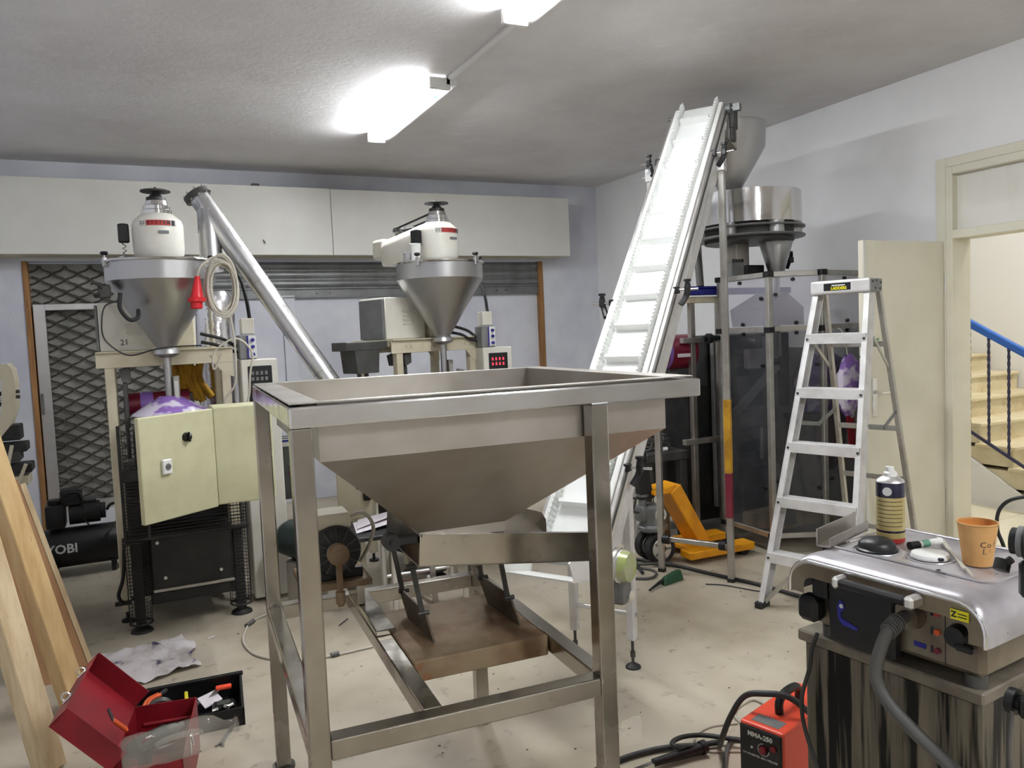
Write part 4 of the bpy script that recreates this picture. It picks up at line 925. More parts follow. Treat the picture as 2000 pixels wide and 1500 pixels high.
t = thing('film_scrap', 'crumpled purple plastic film hanging behind the ladder beside the cream door', 'plastic film', (4.19, 3.70, 0))
b = B(); rnd = random.Random(4); vs = []
for j in range(9):
    for i in range(10):
        a = 2 * pi * i / 10; r = (.035, .07, .10, .115, .10, .12, .105, .07, .03)[j] * rnd.uniform(.75, 1.2); vs.append(V(r * cos(a), r * .45 * sin(a), 1.31 - j * .05 + rnd.uniform(-.012, .012)))
b.faces(vs, [(j * 10 + i, j * 10 + (i + 1) % 10, j * 10 + 10 + (i + 1) % 10, j * 10 + 10 + i) for j in range(8) for i in range(10)]); obj('film', b, K['purple'], t, ang=15)
b = B(); b.tube([(0, 0, 1.29), (.0, .04, 1.45), (.0, .10, 1.50)], .004, 6); obj('tie', b, K['cablew'], t)
b = B(); b.prism([(-.03, -.01, .93), (.03, -.01, .93), (.05, -.01, .70), (.01, -.01, .62)], (0, .012, 0)); obj('red_strip', b, K['red'], t)
# ---- work bench with clutter left of the packing machine
t = thing('side_bench', 'dark low bench cluttered with cables, behind the yellow pallet truck', 'bench', (3.2, 4.62, 0))
b = B(); b.box(0, .36, -.05, .36, .585, .65, .006); obj('bench_top', b, K['dgrey'], t)
for x in (.03, .33):
    for y in (0, .32):
        b = B(); b.box(x - .03, x + .03, y - .03, y + .03, 0, .585, .003); obj('leg', b, K['dgrey'], t)
b = B(); b.box(.0, .34, .33, .36, .65, 1.10, .004); obj('back_panel', b, K['blackm'], t)
t = thing('cable_tangle', 'tangle of dark wires and fittings on the cluttered low bench', 'cables', (3.38, 4.72, .65))
b = B(); rnd = random.Random(11)
for k in range(7):
    pts = [V(rnd.uniform(-.13, .13), rnd.uniform(-.08, .1), .012 + rnd.uniform(0, .11)) for _ in range(5)]; pts[0].z = .008; b.tube(pts, .005, 6)
obj('wires', b, K['cableg'], t)
b = B(); b.cyl((-.05, -.08, .015), (-.02, -.10, .015), .014, n=10); obj('connector', b, K['frost'], t)
b = B(); b.cyl((0, -.09, .016), (.03, -.10, .016), .015, n=10); obj('connector', b, K['frost'], t)
t = thing('cardboard_box', 'small brown carton under the low bench behind the pallet truck', 'box', (3.40, 4.75, 0), RAD(10))
b = B(); b.box(-.07, .07, -.06, .08, 0, .36, .004); obj('carton', b, K['rusty'], t)
b = B(); b.box(-.071, .071, -.062, -.06, .25, .362); obj('carton_flap', b, K['paper'], t)
t = thing('metal_sheet', 'white sheet panel leaning against the side of the low bench', 'panel', (3.06, 4.72, 0), RAD(-8))
b = B(); b.hexa((0, 0, 0), (.12, 0, 0), (.12, .35, 0), (0, .35, 0), (.10, 0, .55), (.13, 0, .55), (.13, .35, .55), (.10, .35, .55)); obj('sheet', b, K['aluw'], t)

# ================================================================== STEP LADDER
ld = thing('step_ladder', 'aluminium step ladder with a small black sticker standing before the packing machine', 'ladder', (2.96, 3.242, 0), RAD(-73.49))
LE, IN, LW = .288, .060, .514
ZS = [.268 + .293 * k for k in range(5)]; ZC = 1.715
def lp(side, z, dx=0, dy=0): return V(IN * z + dx if side < 0 else LW - IN * z - dx, LE * z + dy, z)
for s in (-1, 1):
    b = B()
    # C channel: web outside, front and rear flange
    b.bar(lp(s, .03, 0, .034), lp(s, ZC, 0, .034), .004, .075, (0, 1, 0)); b.bar(lp(s, .03, .013, 0), lp(s, ZC, .013, 0), .03, .004, (0, 1, 0)); b.bar(lp(s, .03, .013, .068), lp(s, ZC, .013, .068), .03, .004, (0, 1, 0))
    r = obj('front_rail', b, K['aluw'], ld, smooth=False)
    b = B(); q = lp(s, .0, .008, .034); b.box(q.x - .022, q.x + .022, q.y - .045, q.y + .045, 0, .035, .004); obj('rubber_foot', b, K['rubber'], r)
    for z in ZS:
        q = lp(s, z + .0, .013, -.004); b = B(); b.cyl(q, q + V(0, -.006, 0), .0075, n=8); obj('rivet', b, K['dgrey'], r)
for z in ZS:
    a, c = lp(-1, z, .004, 0), lp(1, z, .004, 0); b = B()
    b.box(a.x, c.x, a.y - .006, a.y + .085, z + .022, z + .028, .001); b.box(a.x, c.x, a.y - .007, a.y - .003, z - .026, z + .028, .001); b.box(a.x, c.x, a.y + .081, a.y + .085, z - .01, z + .022)
    for k in range(4): b.box(a.x, c.x, a.y + .01 + k * .018, a.y + .016 + k * .018, z + .028, z + .031)
    obj('tread', b, K['aluw'], ld)
a, c = lp(-1, ZC), lp(1, ZC)
b = B(); b.box(a.x - .012, c.x + .012, a.y - .03, a.y + .125, ZC - .03, ZC + .045, .012, 2); tc_ = obj('top_cap', b, K['aluw'], ld)
b = B(); b.box(c.x + .012, c.x + .016, a.y - .02, a.y + .115, ZC - .03, ZC + .04, .002); ep = obj('cap_end_plate', b, K['grey'], tc_)
for dy, dz in ((.0, .025), (.05, .03), (.1, .02), (.03, -.01), (.09, -.012)):
    b = B(); q = V(c.x + .016, a.y + dy, ZC + dz); b.cyl(q, q + V(.004, 0, 0), .006, n=8); obj('rivet', b, K['dgrey'], ep)
mx = (a.x + c.x) / 2 - .01
b = B(); b.box(mx - .075, mx + .075, a.y - .0315, a.y - .03, ZC - .012, ZC + .028); sk = obj('sticker', b, K['black'], tc_)
lettering('sticker_lettering', 'LADDERS', .021, K['yellowpl'], sk, frame((mx + .01, a.y - .032, ZC - .001), (1, 0, 0), (0, -1, 0)), bold=.0008)
b = B(); b.box(mx - .03, mx + .045, a.y - .032, a.y - .0315, ZC + .012, ZC + .019); obj('sticker_line', b, K['printw'], sk)
RB = .99
def rp(s, z):
    f = 1 - z / ZC; y = LE * ZC + .11; return V((IN * ZC + .004 if s < 0 else LW - IN * ZC - .004) + (-.055 if s < 0 else .06) * f, y + (RB - y + .02) * f, z)
for s in (-1, 1):
    b = B(); b.bar(rp(s, .02), rp(s, ZC), .026, .03, (0, 1, 0), bev=.003); r = obj('rear_leg', b, K['alud'], ld)
    q = rp(s, 0); b = B(); b.box(q.x - .02, q.x + .02, q.y - .02, q.y + .02, 0, .03, .004); obj('rubber_foot', b, K['rubber'], r)
for z in (.30, .62, .92, 1.40):
    b = B(); b.bar(rp(-1, z), rp(1, z), .012, .030, bev=.002); obj('rear_brace', b, K['alud'], ld)
for s in (-1, 1):
    q0 = lp(s, .98, 0, .06); q2 = rp(s, 1.02); m_ = (q0 + q2) / 2 + V(0, .02, -.05); b = B(); b.bar(q0, m_, .005, .022); b.bar(m_, q2, .005, .022); b.cyl(m_ - V(.006, 0, 0), m_ + V(.006, 0, 0), .014, n=10); obj('spreader', b, K['grey'], ld)
    b = B(); q0 = lp(s, 1.44, -.004 if s < 0 else -.004, .07); b.bar(q0, rp(s, 1.25), .005, .02); obj('diagonal_brace', b, K['alud'], ld)
b = B(); b.bar(lp(-1, .03, .02, .03), lp(-1, .25, .19, .03), .016, .022); obj('foot_brace', b, K['alud'], ld)
b = B(); b.bar(lp(1, .03, .02, .03), lp(1, .25, .19, .03), .016, .022); obj('foot_brace', b, K['alud'], ld)
q = rp(1, 1.41); b = B(); b.tube([q + V(-.03, -.02, .02), q + V(-.08, -.04, -.01), q + V(-.1, -.1, -.08)], .007, 6); obj('green_cord', b, mat('green_cord', srgb(120, 160, 120), .6), ld)

# ================================================================== PALLET TRUCK
pj = thing('pallet_truck', 'yellow hand pallet truck with grey pump and black wheels under the packing machine', 'pallet truck', (3.05, 4.30, 0), RAD(-2))
# wheels
for y in (-.10, .02):
    b = B(); b.cyl((-.03, y - .028, .10), (-.03, y + .028, .10), .10, n=36); w = obj('steer_wheel', b, K['rubber'], pj)
    b = B(); b.lathe([(.03, -.031), (.070, -.030), (.074, -.026), (.074, .026), (.03, .028)], (-.03, y, .10), 30, (0, 1, 0)); obj('wheel_hub', b, K['alu'], w)
    b = B(); b.cyl((-.03, y - .036, .10), (-.03, y + .03, .10), .026, n=16); obj('bearing_cap', b, K['blackm'], w)
    for k in range(5):
        a = 2 * pi * k / 5; b = B(); b.bar((-.03 + .028 * cos(a), y - .032, .10 + .028 * sin(a)), (-.03 + .066 * cos(a), y - .032, .10 + .066 * sin(a)), .012, .006, (0, 1, 0)); obj('spoke', b, K['grey'], w)
b = B(); b.lathe([(.0, .20), (.08, .20), (.10, .215), (.10, .235), (.085, .25), (.085, .36), (.06, .38), (0, .38)], (-.03, -.02, 0), 28); pb = obj('pump_body', b, K['grey'], pj)
b = B(); b.box(-.14, -.05, -.07, .03, .27, .38, .02, 2); b.cyl((-.10, -.02, .38), (-.10, -.02, .44), .028, n=16); b.cyl((-.10, -.02, .44), (-.10, -.02, .455), .042, n=16); obj('pump_head', b, K['grey'], pb)
b = B(); b.cyl((-.02, -.11, .32), (-.02, -.02, .32), .045, n=20); b.torus((-.02, -.112, .32), .034, .008, (0, 1, 0), 22, 6); obj('pump_valve', b, K['alu'], pb)
b = B(); b.cyl((.0, -.02, .38), (.0, -.02, .48), .022, n=14); obj('pump_ram', b, K['chrome'], pb)
b = B(); b.tube([(-.15, -.05, .34), (-.19, -.05, .36), (-.17, -.05, .43), (-.22, -.06, .45)], .008, 6); obj('foot_pedal', b, K['dgrey'], pb)
b = B(); b.hexa((-.13, -.05, .42), (-.03, -.05, .42), (-.03, .01, .42), (-.13, .01, .42), (-.14, -.045, .85), (-.10, -.045, .85), (-.10, .005, .85), (-.14, .005, .85)); ha = obj('tow_handle', b, K['black'], pj)
b = B(); b.bar((-.12, -.02, .85), (-.26, -.02, 1.18), .03, .03); b.torus((-.30, -.02, 1.26), .085, .013, (0, 1, 0), 26, 8); obj('handle_loop', b, K['black'], ha)
# yellow chassis: raked mast and forks
b = B(); b.hexa((-.05, -.085, .445), (.145, -.085, .445), (.145, .07, .445), (-.05, .07, .445), (-.05, -.085, .475), (.13, -.085, .505), (.13, .07, .505), (-.05, .07, .475), bev=.006); ch = obj('mast_head', b, K['yellow'], pj)
b = B(); b.hexa((.30, -.10, .06), (.40, -.10, .06), (.40, .09, .06), (.30, .09, .06), (.07, -.10, .45), (.15, -.10, .505), (.15, .09, .505), (.07, .09, .45), bev=.006); obj('mast_plate', b, K['yellow'], ch)
for y in (-.20, .10):
    b = B(); b.box(.10, .62, y - .06, y + .06, .035, .085, .006); fk = obj('fork', b, K['yellow'], ch)
    b = B(); b.cyl((.55, y - .04, .035), (.55, y + .04, .035), .035, n=20); obj('load_roller', b, K['rubber'], fk)
b = B(); b.box(.18, .42, -.15, .12, .045, .075, .005); obj('fork_bridge', b, K['yellow'], ch)
# ================================================================== SEALING MACHINE ON A STAINED PEDESTAL (right foreground)
OV = (1.443, 1.443, 0); OR = RAD(-83.9)
pd = thing('pedestal', 'tall metal pedestal with dark running stains under the sealing machine', 'pedestal', OV, OR)
b = B(); b.box(.012, .438, .012, .40, 0, .757, .006); obj('pedestal_body', b, K['stain'], pd)
b = B(); b.box(0, .45, 0, .415, .757, .785, .004); obj('top_slab', b, K['slab'], pd)
sm = thing('sealing_machine', 'stainless tabletop sealing machine with rounded cover and front handle', 'sealing machine', OV, OR)
# rounded pressed cover: loft along depth
def prof(x0, x1, zt, zb, r, n=7):
    """open hood profile in x-z, from the left bottom over the top to the right bottom"""
    pts = [(x0, zb)]
    for i in range(n + 1):
        a = pi - (pi / 2) * i / n; pts.append((x0 + r + r * cos(a), zt - r + r * sin(a)))
    for i in range(n + 1):
        a = pi / 2 - (pi / 2) * i / n; pts.append((x1 - r + r * cos(a), zt - r + r * sin(a)))
    pts.append((x1, zb)); return pts
b = B(); rows = []
for (y, ins, zt, zb) in ((-.050, .004, .974, .905), (-.052, .0, .980, .900), (-.046, .0, .988, .898), (-.03, .0, .995, .896), (.34, .0, .997, .896), (.365, .004, .987, .896), (.372, .012, .967, .90)):
    rows.append([V(x, y, z) for x, z in prof(.024 + ins, .480 - ins, zt, zb, .058)])
n = len(rows[0]); vs = [v for r in rows for v in r]
b.faces(vs, [(k * n + i, k * n + i + 1, (k + 1) * n + i + 1, (k + 1) * n + i) for k in range(len(rows) - 1) for i in range(n - 1)])
rows2 = [[V(x, y, z) for x, z in prof(.028, .476, .976, .902, .054)] for y in (-.045, .36)]
b.faces([v for r in rows2 for v in r], [(i, n + i, n + i + 1, i + 1) for i in range(n - 1)])
hood = obj('cover', b, K['ovtop'], sm, ang=60)
b = B(); pr1 = prof(.026, .478, .978, .903, .056); pr2 = prof(.060, .446, .942, .900, .022)
vs = [V(x, -.051, z) for x, z in pr1] + [V(x, -.047, z) for x, z in pr2]; b.faces(vs, [(i, i + 1, n + i + 1, n + i) for i in range(n - 1)])
obj('cover_skirt', b, K['brassy'], sm, ang=60)
b = B(); b.tube([V(x, -.051, z) for x, z in prof(.024, .480, .982, .900, .058)], .0045, 8, smooth=False); obj('bright_edge', b, K['chrome'], sm)
b = B(); b.tube([V(x, y, .998) for x, y in ((.06, .05), (.42, .05), (.44, .07), (.44, .30), (.42, .32), (.08, .32), (.06, .30), (.06, .06))], .0025, 6, smooth=False); obj('pressed_bead', b, K['ovtop'], sm)
b = B(); b.torus((.150, .105, .997), .052, .002, n=36, m=6); b.torus((.262, .135, .997), .050, .002, n=36, m=6); obj('round_bead', b, K['ovtop'], sm)
# body under the hood
b = B(); b.box(.06, .452, .0, .36, .812, .95, .012); bd = obj('machine_body', b, K['brassy'], sm)
b = B(); b.box(.04, .06, .02, .34, .812, .94, .004); obj('end_panel', b, K['grey'], bd)
for x in (.08, .42):
    for y in (.03, .33):
        b = B(); b.cyl((x, y, .785), (x, y, .812), .022, n=18); obj('foot', b, K['dgrey'], bd)
# black cover plate with torn label
b = B(); b.box(.112, .278, -.03, .0, .800, .944, .006); bp = obj('black_cover', b, K['black'], sm)
b = B(); b.prism([(.139, -.0305, .888), (.146, -.0305, .905), (.156, -.0305, .898), (.158, -.0305, .885), (.148, -.0305, .874), (.150, -.0305, .862), (.192, -.0305, .850), (.190, -.0305, .843), (.153, -.0305, .846), (.141, -.0305, .860)], (0, -.0012, 0)); obj('torn_label', b, K['blue'], bp)
b = B(); b.cyl((.150, -.0317, .890), (.150, -.0325, .890), .005, n=12); obj('label_mark', b, K['printw'], bp)
b = B(); b.box(.036, .092, -.05, .0, .832, .893, .012); obj('black_knob_box', b, K['black'], sm)
b = B(); b.box(.066, .108, -.03, .0, .890, .94, .006); obj('switch_recess', b, K['black'], sm)
# handle
b = B(); b.bar((.180, -.078, .962), (.338, -.078, .962), .024, .018, bev=.005); hd_ = obj('handle_grip', b, K['black'], sm)
for x0, x1 in ((.166, .182), (.336, .358)):
    b = B(); b.box(x0, x1, -.092, -.045, .949, .976, .006); obj('handle_end', b, K['alu'], hd_)
# cable gland with its ribbed boot and fat grey cable
b = B(); b.cyl((.300, -.002, .908), (.300, -.024, .908), .032, .028, n=24); gl = obj('cable_gland', b, K['brassy'], sm)
pts = [V(.300, -.02, .908), V(.302, -.055, .905), V(.301, -.085, .890), V(.292, -.10, .850), V(.284, -.105, .800), V(.296, -.105, .765), V(.322, -.103, .735), V(.352, -.10, .712), V(.385, -.10, .692), V(.455, -.10, .655), V(.53, -.10, .60), V(.57, -.09, .50)]
b = B(); b.tube(pts, .0135, 16); obj('power_cable', b, K['cableg'], gl)
for k in range(6):
    f = k / 5; c = pts[1] * (1 - f) + pts[2] * f; d = (pts[2] - pts[0]).normalized(); b = B(); b.torus(c, .0155, .003, d, 18, 6); obj('boot_ring', b, K['cableg'], gl)
# front panel: lights, sticker, knob
for k, (z, m) in enumerate(((.925, 'redprint'), (.885, 'orangek'), (.845, 'maroon'))):
    b = B(); b.cyl((.358, 0, z), (.358, -.006, z), .0065, n=14); obj('indicator_lamp', b, K[m], bd)
for z in (.925, .885, .845):
    b = B(); b.box(.342, .348, -.001, .0, z - .008, z + .008); obj('lamp_legend', b, K['print'], bd)
b = B(); b.box(.373, .3742, -.0012, .0, .82, .94); obj('panel_joint', b, K['print'], bd)
b = B(); b.box(.414, .450, -.0535, -.0512, .944, .964); ys = obj('yellow_sticker', b, K['yellowpl'], sm)
lettering('sticker_mark', 'Z', .016, K['print'], ys, frame((.421, -.0540, .954), (1, 0, 0), (0, -1, 0)), bold=.0006)
for k in range(2):
    b = B(); b.box(.429, .447, -.0541, -.0535, .950 + .006 * k, .952 + .006 * k); obj('sticker_line', b, K['print'], ys)
b = B(); b.cyl((.403, 0, .893), (.403, -.022, .893), .024, .021, n=24); b.box(.405, .442, -.026, -.012, .868, .884, .004); obj('selector_knob', b, K['black'], bd)
b = B(); b.box(.305, .332, -.0012, .0, .840, .851); bb = obj('brand_plate', b, K['blue'], bd)
# thin cord down the left side
b = B(); b.tube([(.075, -.02, .80), (.066, -.03, .76), (.058, -.03, .71), (.035, -.03, .63), (.04, -.03, .56), (.08, -.03, .46)], .005, 8); obj('thin_cord', b, K['cableb'], sm)

# ---- things standing on the cover
ZT_ = .9985
def onov(u, v, z=ZT_): return Vector((OV[0], OV[1], 0)) + Vector((cos(OR) * u - sin(OR) * v, sin(OR) * u + cos(OR) * v, z))
t = thing('spray_can', 'gold and navy aerosol spray can with white nozzle on the sealing machine', 'spray can', onov(.128, .195), OR)
b = B(); b.lathe([(0, 0), (.030, 0), (.032, .003), (.032, .012), (0, .012)], n=32); obj('bottom_rim', b, K['redprint'], t)
b = B(); b.lathe([(.0325, .012), (.0325, .026)], n=32); obj('lower_band', b, K['gold'], t)
b = B(); b.lathe([(.0326, .026), (.0326, .031)], n=32); obj('dark_line', b, K['navy'], t)
b = B(); b.lathe([(.0325, .031), (.0325, .112)], n=32); lb_ = obj('gold_band', b, K['gold'], t)
for k in range(7):
    b = B(); b.lathe([(.0327, .042 + .010 * k), (.0327, .0435 + .010 * k)], n=12, a0=RAD(240), a1=RAD(355)); obj('label_text_line', b, K['print'], lb_)
b = B(); b.lathe([(.0327, .112), (.0327, .147), (.031, .150)], n=32); nb = obj('navy_band', b, K['navy'], t)
b = B(); b.cyl((.0110, -.0300, .128), (.0116, -.0316, .128), .0105, n=20); obj('round_emblem', b, K['printw'], nb)
b = B(); b.lathe([(.0325, .148), (.030, .153), (.020, .160), (.016, .162), (0, .162)], n=32); obj('shoulder', b, K['alu'], t)
b = B(); b.lathe([(.016, .160), (.0155, .170), (.010, .174), (.0085, .184), (.0, .185)], n=20); b.box(-.008, .004, -.010, .0, .174, .186, .002); obj('nozzle', b, K['frost'], t)
t = thing('steel_channel', 'short length of steel U-channel lying beside the spray can', 'channel', onov(.044, .022), OR + RAD(12))
b = B(); Lc = .22
b.box(0, .036, 0, Lc, .0, .0035); b.box(0, .0035, 0, Lc, .0, .042); b.box(.0325, .036, 0, Lc, .0, .024); obj('channel_section', b, K['dullsteel'], t)
t = thing('black_dome', 'glossy black round plastic dome in front of the spray can', 'lid', onov(.150, .105), OR)
b = B(); b.lathe([(0, .030), (.018, .029), (.034, .023), (.041, .014), (.042, .006), (.047, .003), (.047, 0), (0, 0)], n=36); obj('dome', b, K['black'], t)
t = thing('white_disc', 'white round plastic disc lying next to the black dome', 'disc', onov(.262, .135), OR)
b = B(); b.lathe([(0, .012), (.030, .012), (.038, .010), (.041, .004), (.040, 0), (0, 0)], n=36); obj('disc', b, K['frost'], t)
b = B(); b.box(.030, .042, -.024, -.014, .002, .009, .002); obj('dark_chip', b, K['navy'], t)
t = thing('marker_pen', 'white marker pen with green band leaning on the white disc', 'pen', onov(.192, .165), OR + RAD(40))
b = B(); b.cyl((.02, 0, .009), (.075, .035, .012), .0085, n=14); obj('pen_body', b, K['frost'], t)
b = B(); b.cyl((.028, .005, .0095), (.045, .016, .0105), .0088, n=14); obj('green_band', b, mat('mint_label', srgb(120, 176, 150), .5), t)
b = B(); b.cyl((0, -.012, .009), (.022, .001, .009), .0095, n=14); obj('pen_cap', b, K['black'], t)
for k, (u0, v0, u1, v1) in enumerate(((.190, .29, .400, .058), (.214, .275, .362, .092))):
    a, c = onov(u0, v0, ZT_ + .004), onov(u1, v1, ZT_ + .004); t = thing('welding_rod', ['long grey welding rod lying beside the paper cup', 'shorter grey welding rod lying between the white disc and the long rod'][k], 'rod', a)
    b = B(); b.cyl((0, 0, 0), c - a, .0028, n=8); obj('coated_rod', b, K['cablew'], t); b = B(); b.cyl((0, 0, 0), (a - c).normalized() * .018, .0018, n=6); obj('bare_tip', b, K['alud'], t)
t = thing('paper_cup', 'brown paper coffee cup on the sealing machine', 'cup', onov(.352, .165), OR)
b = B(); b.lathe([(0, .003), (.0265, .003), (.0275, 0), (.029, 0), (.040, .093)], n=40); b.lathe([(.039, .093), (.028, .004), (0, .004)], n=40); cu = obj('cup_wall', b, K['kraft'], t)
b = B(); b.torus((0, 0, .093), .0398, .0017, n=40, m=8); obj('rolled_rim', b, K['kraft'], t)
b = B(); b.lathe([(.0385, .090), (.0285, .006), (0, .006)], n=40); obj('cup_inside', b, K['kraftin'], t)
for row, (tx, z, s) in enumerate((('Cof', .050, .0185), ('Li', .035, .0185))):
    for i, ch in enumerate(tx):
        a = RAD(316 + i * 21 + (6 if row == 1 else 0)); r = .0278 + (.0395 - .0278) * z / .093 + .0006
        lettering('printed_letter', ch, s, K['print'], cu, frame((r * cos(a), r * sin(a), z), (-sin(a), cos(a), 0), (cos(a), sin(a), -.126)), ext=.0003)
t = thing('wire_clip', 'small bent wire clip lying in front of the white disc', 'clip', onov(.345, .045, ZT_ + .003), OR)
b = B(); b.tube([(-.012, .008, 0), (-.016, 0, 0), (-.006, -.008, 0), (.010, -.012, 0)], .002, 6); obj('wire', b, K['dgrey'], t)

# ---- clamp stand at the right edge
t = thing('clamp_stand', 'upright steel tube stand with black clamps at the right edge', 'stand', (1.430, .857, 0), OR)
b = B(); b.cyl((0, 0, .02), (0, 0, 1.04), .013, n=20); obj('stand_tube', b, K['legsteel'], t)
b = B(); b.lathe([(0, .02), (.10, .02), (.12, .008), (.12, 0), (0, 0)], n=28); obj('stand_base', b, K['blackm'], t)
b = B(); b.box(-.022, .022, -.022, .022, 1.035, 1.103, .007); obj('top_clamp', b, K['black'], t)
b = B(); b.cyl((-.024, -.01, 1.135), (.06, .01, 1.135), .028, n=24); hd2 = obj('cross_head', b, K['grey'], t)
b = B(); b.cyl((-.034, -.012, 1.135), (-.022, -.01, 1.135), .024, n=20); b.torus((-.01, -.004, 1.135), .030, .005, (1, .2, 0), 24, 6); obj('head_ring', b, K['blackm'], hd2)
b = B(); b.cyl((-.035, -.012, 1.10), (-.05, -.015, 1.085), .007, n=8); b.cyl((-.05, -.02, 1.077), (-.05, -.01, 1.095), .014, n=10); b.cyl((-.012, .02, 1.11), (-.012, .14, 1.105), .009, n=10); obj('thumb_screw', b, K['blackm'], hd2)
b = B(); b.cyl((-.035, .0, .83), (.03, 0, .83), .015, n=16); b.cyl((-.045, 0, .83), (-.03, 0, .83), .024, n=18); b.box(-.022, .022, -.022, .022, .81, .85, .006); obj('side_clamp', b, K['black'], t)
b = B(); b.tube([(-.03, -.02, .82), (-.03, -.03, .74), (-.02, -.03, .66), (-.01, -.03, .55)], .004, 6); obj('hanging_wire', b, K['cableg'], t)
# torch cable arching out of the picture behind the cup
b = B(); b.tube([onov(.34, .60, .005), onov(.33, .50, .02), onov(.31, .44, .20), onov(.30, .43, .75), onov(.285, .42, .95), onov(.275, .40, 1.02), onov(.29, .38, 1.075), onov(.33, .37, 1.11), onov(.40, .36, 1.12), onov(.5, .33, 1.09), onov(.60, .31, .95), onov(.66, .30, .5), onov(.68, .30, .1), onov(.72, .28, .006), onov(.85, .25, .006)], .0045, 8); tag(obj('torch_cable', b, K['cableb']), 'black cable arching up behind the paper cup', 'cable')

# ================================================================== WELDER
wd = thing('inverter_welder', 'orange inverter welder with black handle on the floor beside the pedestal', 'welder', (1.672, 1.929, 0), RAD(-72.5))
b = B(); b.box(0, .152, .004, .374, .012, .28, .008, 2); bx_ = obj('casing', b, K['orange'], wd)
b = B(); b.box(.004, .148, -.004, .006, .016, .272, .004); fp = obj('front_panel', b, K['black'], bx_)
b = B(); b.tube([(.076, .12, .278), (.076, .12, .315), (.076, .15, .335), (.076, .22, .335), (.076, .25, .315), (.076, .25, .278)], .014, 10); obj('handle', b, K['black'], wd)
b = B(); b.box(.03, .125, .025, .075, .2795, .281); rl_ = obj('rating_sticker', b, K['grey'], bx_)
wf = lambda x, z: frame((x, -.0045, z), (1, 0, 0), (0, -1, 0))
lettering('panel_lettering', 'MMA-250', .021, K['printw'], fp, wf(.076, .250), bold=.0007)
lettering('panel_lettering', 'DC INVERTER ARC WELDER', .0095, K['printw'], fp, wf(.076, .183))
b = B(); b.cyl((.088, -.004, .212), (.088, -.014, .212), .012, n=18); dk = obj('current_dial', b, K['red'], fp)
b = B(); b.torus((.088, -.005, .212), .019, .0012, (0, 1, 0), 24, 4, 0, RAD(270)); obj('dial_scale', b, K['printw'], dk)
b = B(); b.cyl((.122, -.004, .226), (.122, -.009, .226), .010, n=14); obj('warning_lamp', b, K['red'], fp)
b = B(); b.cyl((.048, -.004, .208), (.048, -.007, .208), .004, n=10); obj('power_lamp', b, K['printw'], fp)
for x in (.04, .11):
    b = B(); b.cyl((x, -.004, .07), (x, -.03, .07), .022, .018, n=18); obj('output_socket', b, K['dgrey'], fp)
for x in (.02, .132):
    for y in (.04, .33):
        b = B(); b.cyl((x, y, 0), (x, y, .014), .012, n=10); obj('foot', b, K['rubber'], wd)
# cables and electrode holder
b = B(); b.tube([(1.86, 1.80, .30), (1.82, 1.86, .345), (1.765, 1.91, .35), (1.735, 1.97, .325), (1.705, 2.005, .25), (1.72, 2.07, .14), (1.80, 2.18, .04), (1.83, 2.232, .02), (1.76, 2.25, .018), (1.69, 2.292, .014), (1.596, 2.318, .012), (1.477, 2.322, .012), (1.34, 2.30, .012), (1.22, 2.22, .012)], .010, 8); tag(obj('welding_lead', b, K['cableb']), 'thick black welding lead draped over the handle of the orange welder', 'cable')
b = B(); b.tube([(1.90, 2.19, .03), (1.869, 2.222, .03), (1.803, 2.286, .030), (1.722, 2.303, .035), (1.661, 2.275, .04), (1.68, 2.235, .035), (1.752, 2.225, .034)], .009, 8); tag(obj('holder_lead', b, K['cableb']), 'black lead curling into the electrode holder', 'cable')
b = B(); b.tube([(2.18, 2.20, .01), (2.205, 2.427, .007), (2.131, 2.434, .007), (2.061, 2.40, .007), (2.028, 2.348, .007), (2.0, 2.2, .007), (1.99, 2.1, .007)], .007, 8); tag(obj('mains_cable', b, K['cablew']), 'grey mains cable looping on the floor behind the welder', 'cable')
b = B(); b.tube([(2.009, 2.326, .005), (1.909, 2.357, .005), (1.817, 2.334, .005), (1.772, 2.276, .005), (1.785, 2.219, .005), (1.83, 2.192, .005), (1.90, 2.15, .005)], .0045, 8); tag(obj('extension_cord', b, K['cablew']), 'thin white cord looping on the floor left of the welder', 'cable')
b = B(); b.tube([(1.94, 2.20, .01), (1.902, 2.233, .01), (1.82, 2.17, .01), (1.781, 2.13, .01), (1.70, 2.05, .01), (1.62, 1.99, .01)], .009, 8); tag(obj('grey_lead', b, K['cableg']), 'grey lead running along the foot of the welder', 'cable')
t = thing('electrode_holder', 'black electrode holder with a bright jaw lying on the floor by the welder', 'welding tool', (1.745, 2.218, 0), RAD(177))
b = B(); b.cyl((0, 0, .028), (.20, 0, .024), .020, .014, n=16); b.cyl((-.02, 0, .03), (0, 0, .028), .024, n=16); obj('grip', b, K['black'], t)
b = B(); b.bar((.195, 0, .022), (.30, 0, .012), .020, .010); obj('jaw', b, K['chrome'], t)
b = B(); b.bar((.03, 0, .047), (.10, 0, .062), .014, .006); obj('lever', b, K['dgrey'], t)
t = thing('plastic_wrap', 'scrap of clear crumpled plastic wrap stuck to the right front hopper leg', 'plastic', (1.132, 1.780, .43))
b = B(); rnd = random.Random(2); vs = [V(rnd.uniform(-.004, .004) + i * .022, rnd.uniform(-.012, .004), -.03 + j * .025 + rnd.uniform(-.006, .006)) for j in range(4) for i in range(4)]
b.faces(vs, [(j * 4 + i, j * 4 + i + 1, j * 4 + i + 5, j * 4 + i + 4) for j in range(3) for i in range(3)]); obj('wrap', b, K['clear'], t)
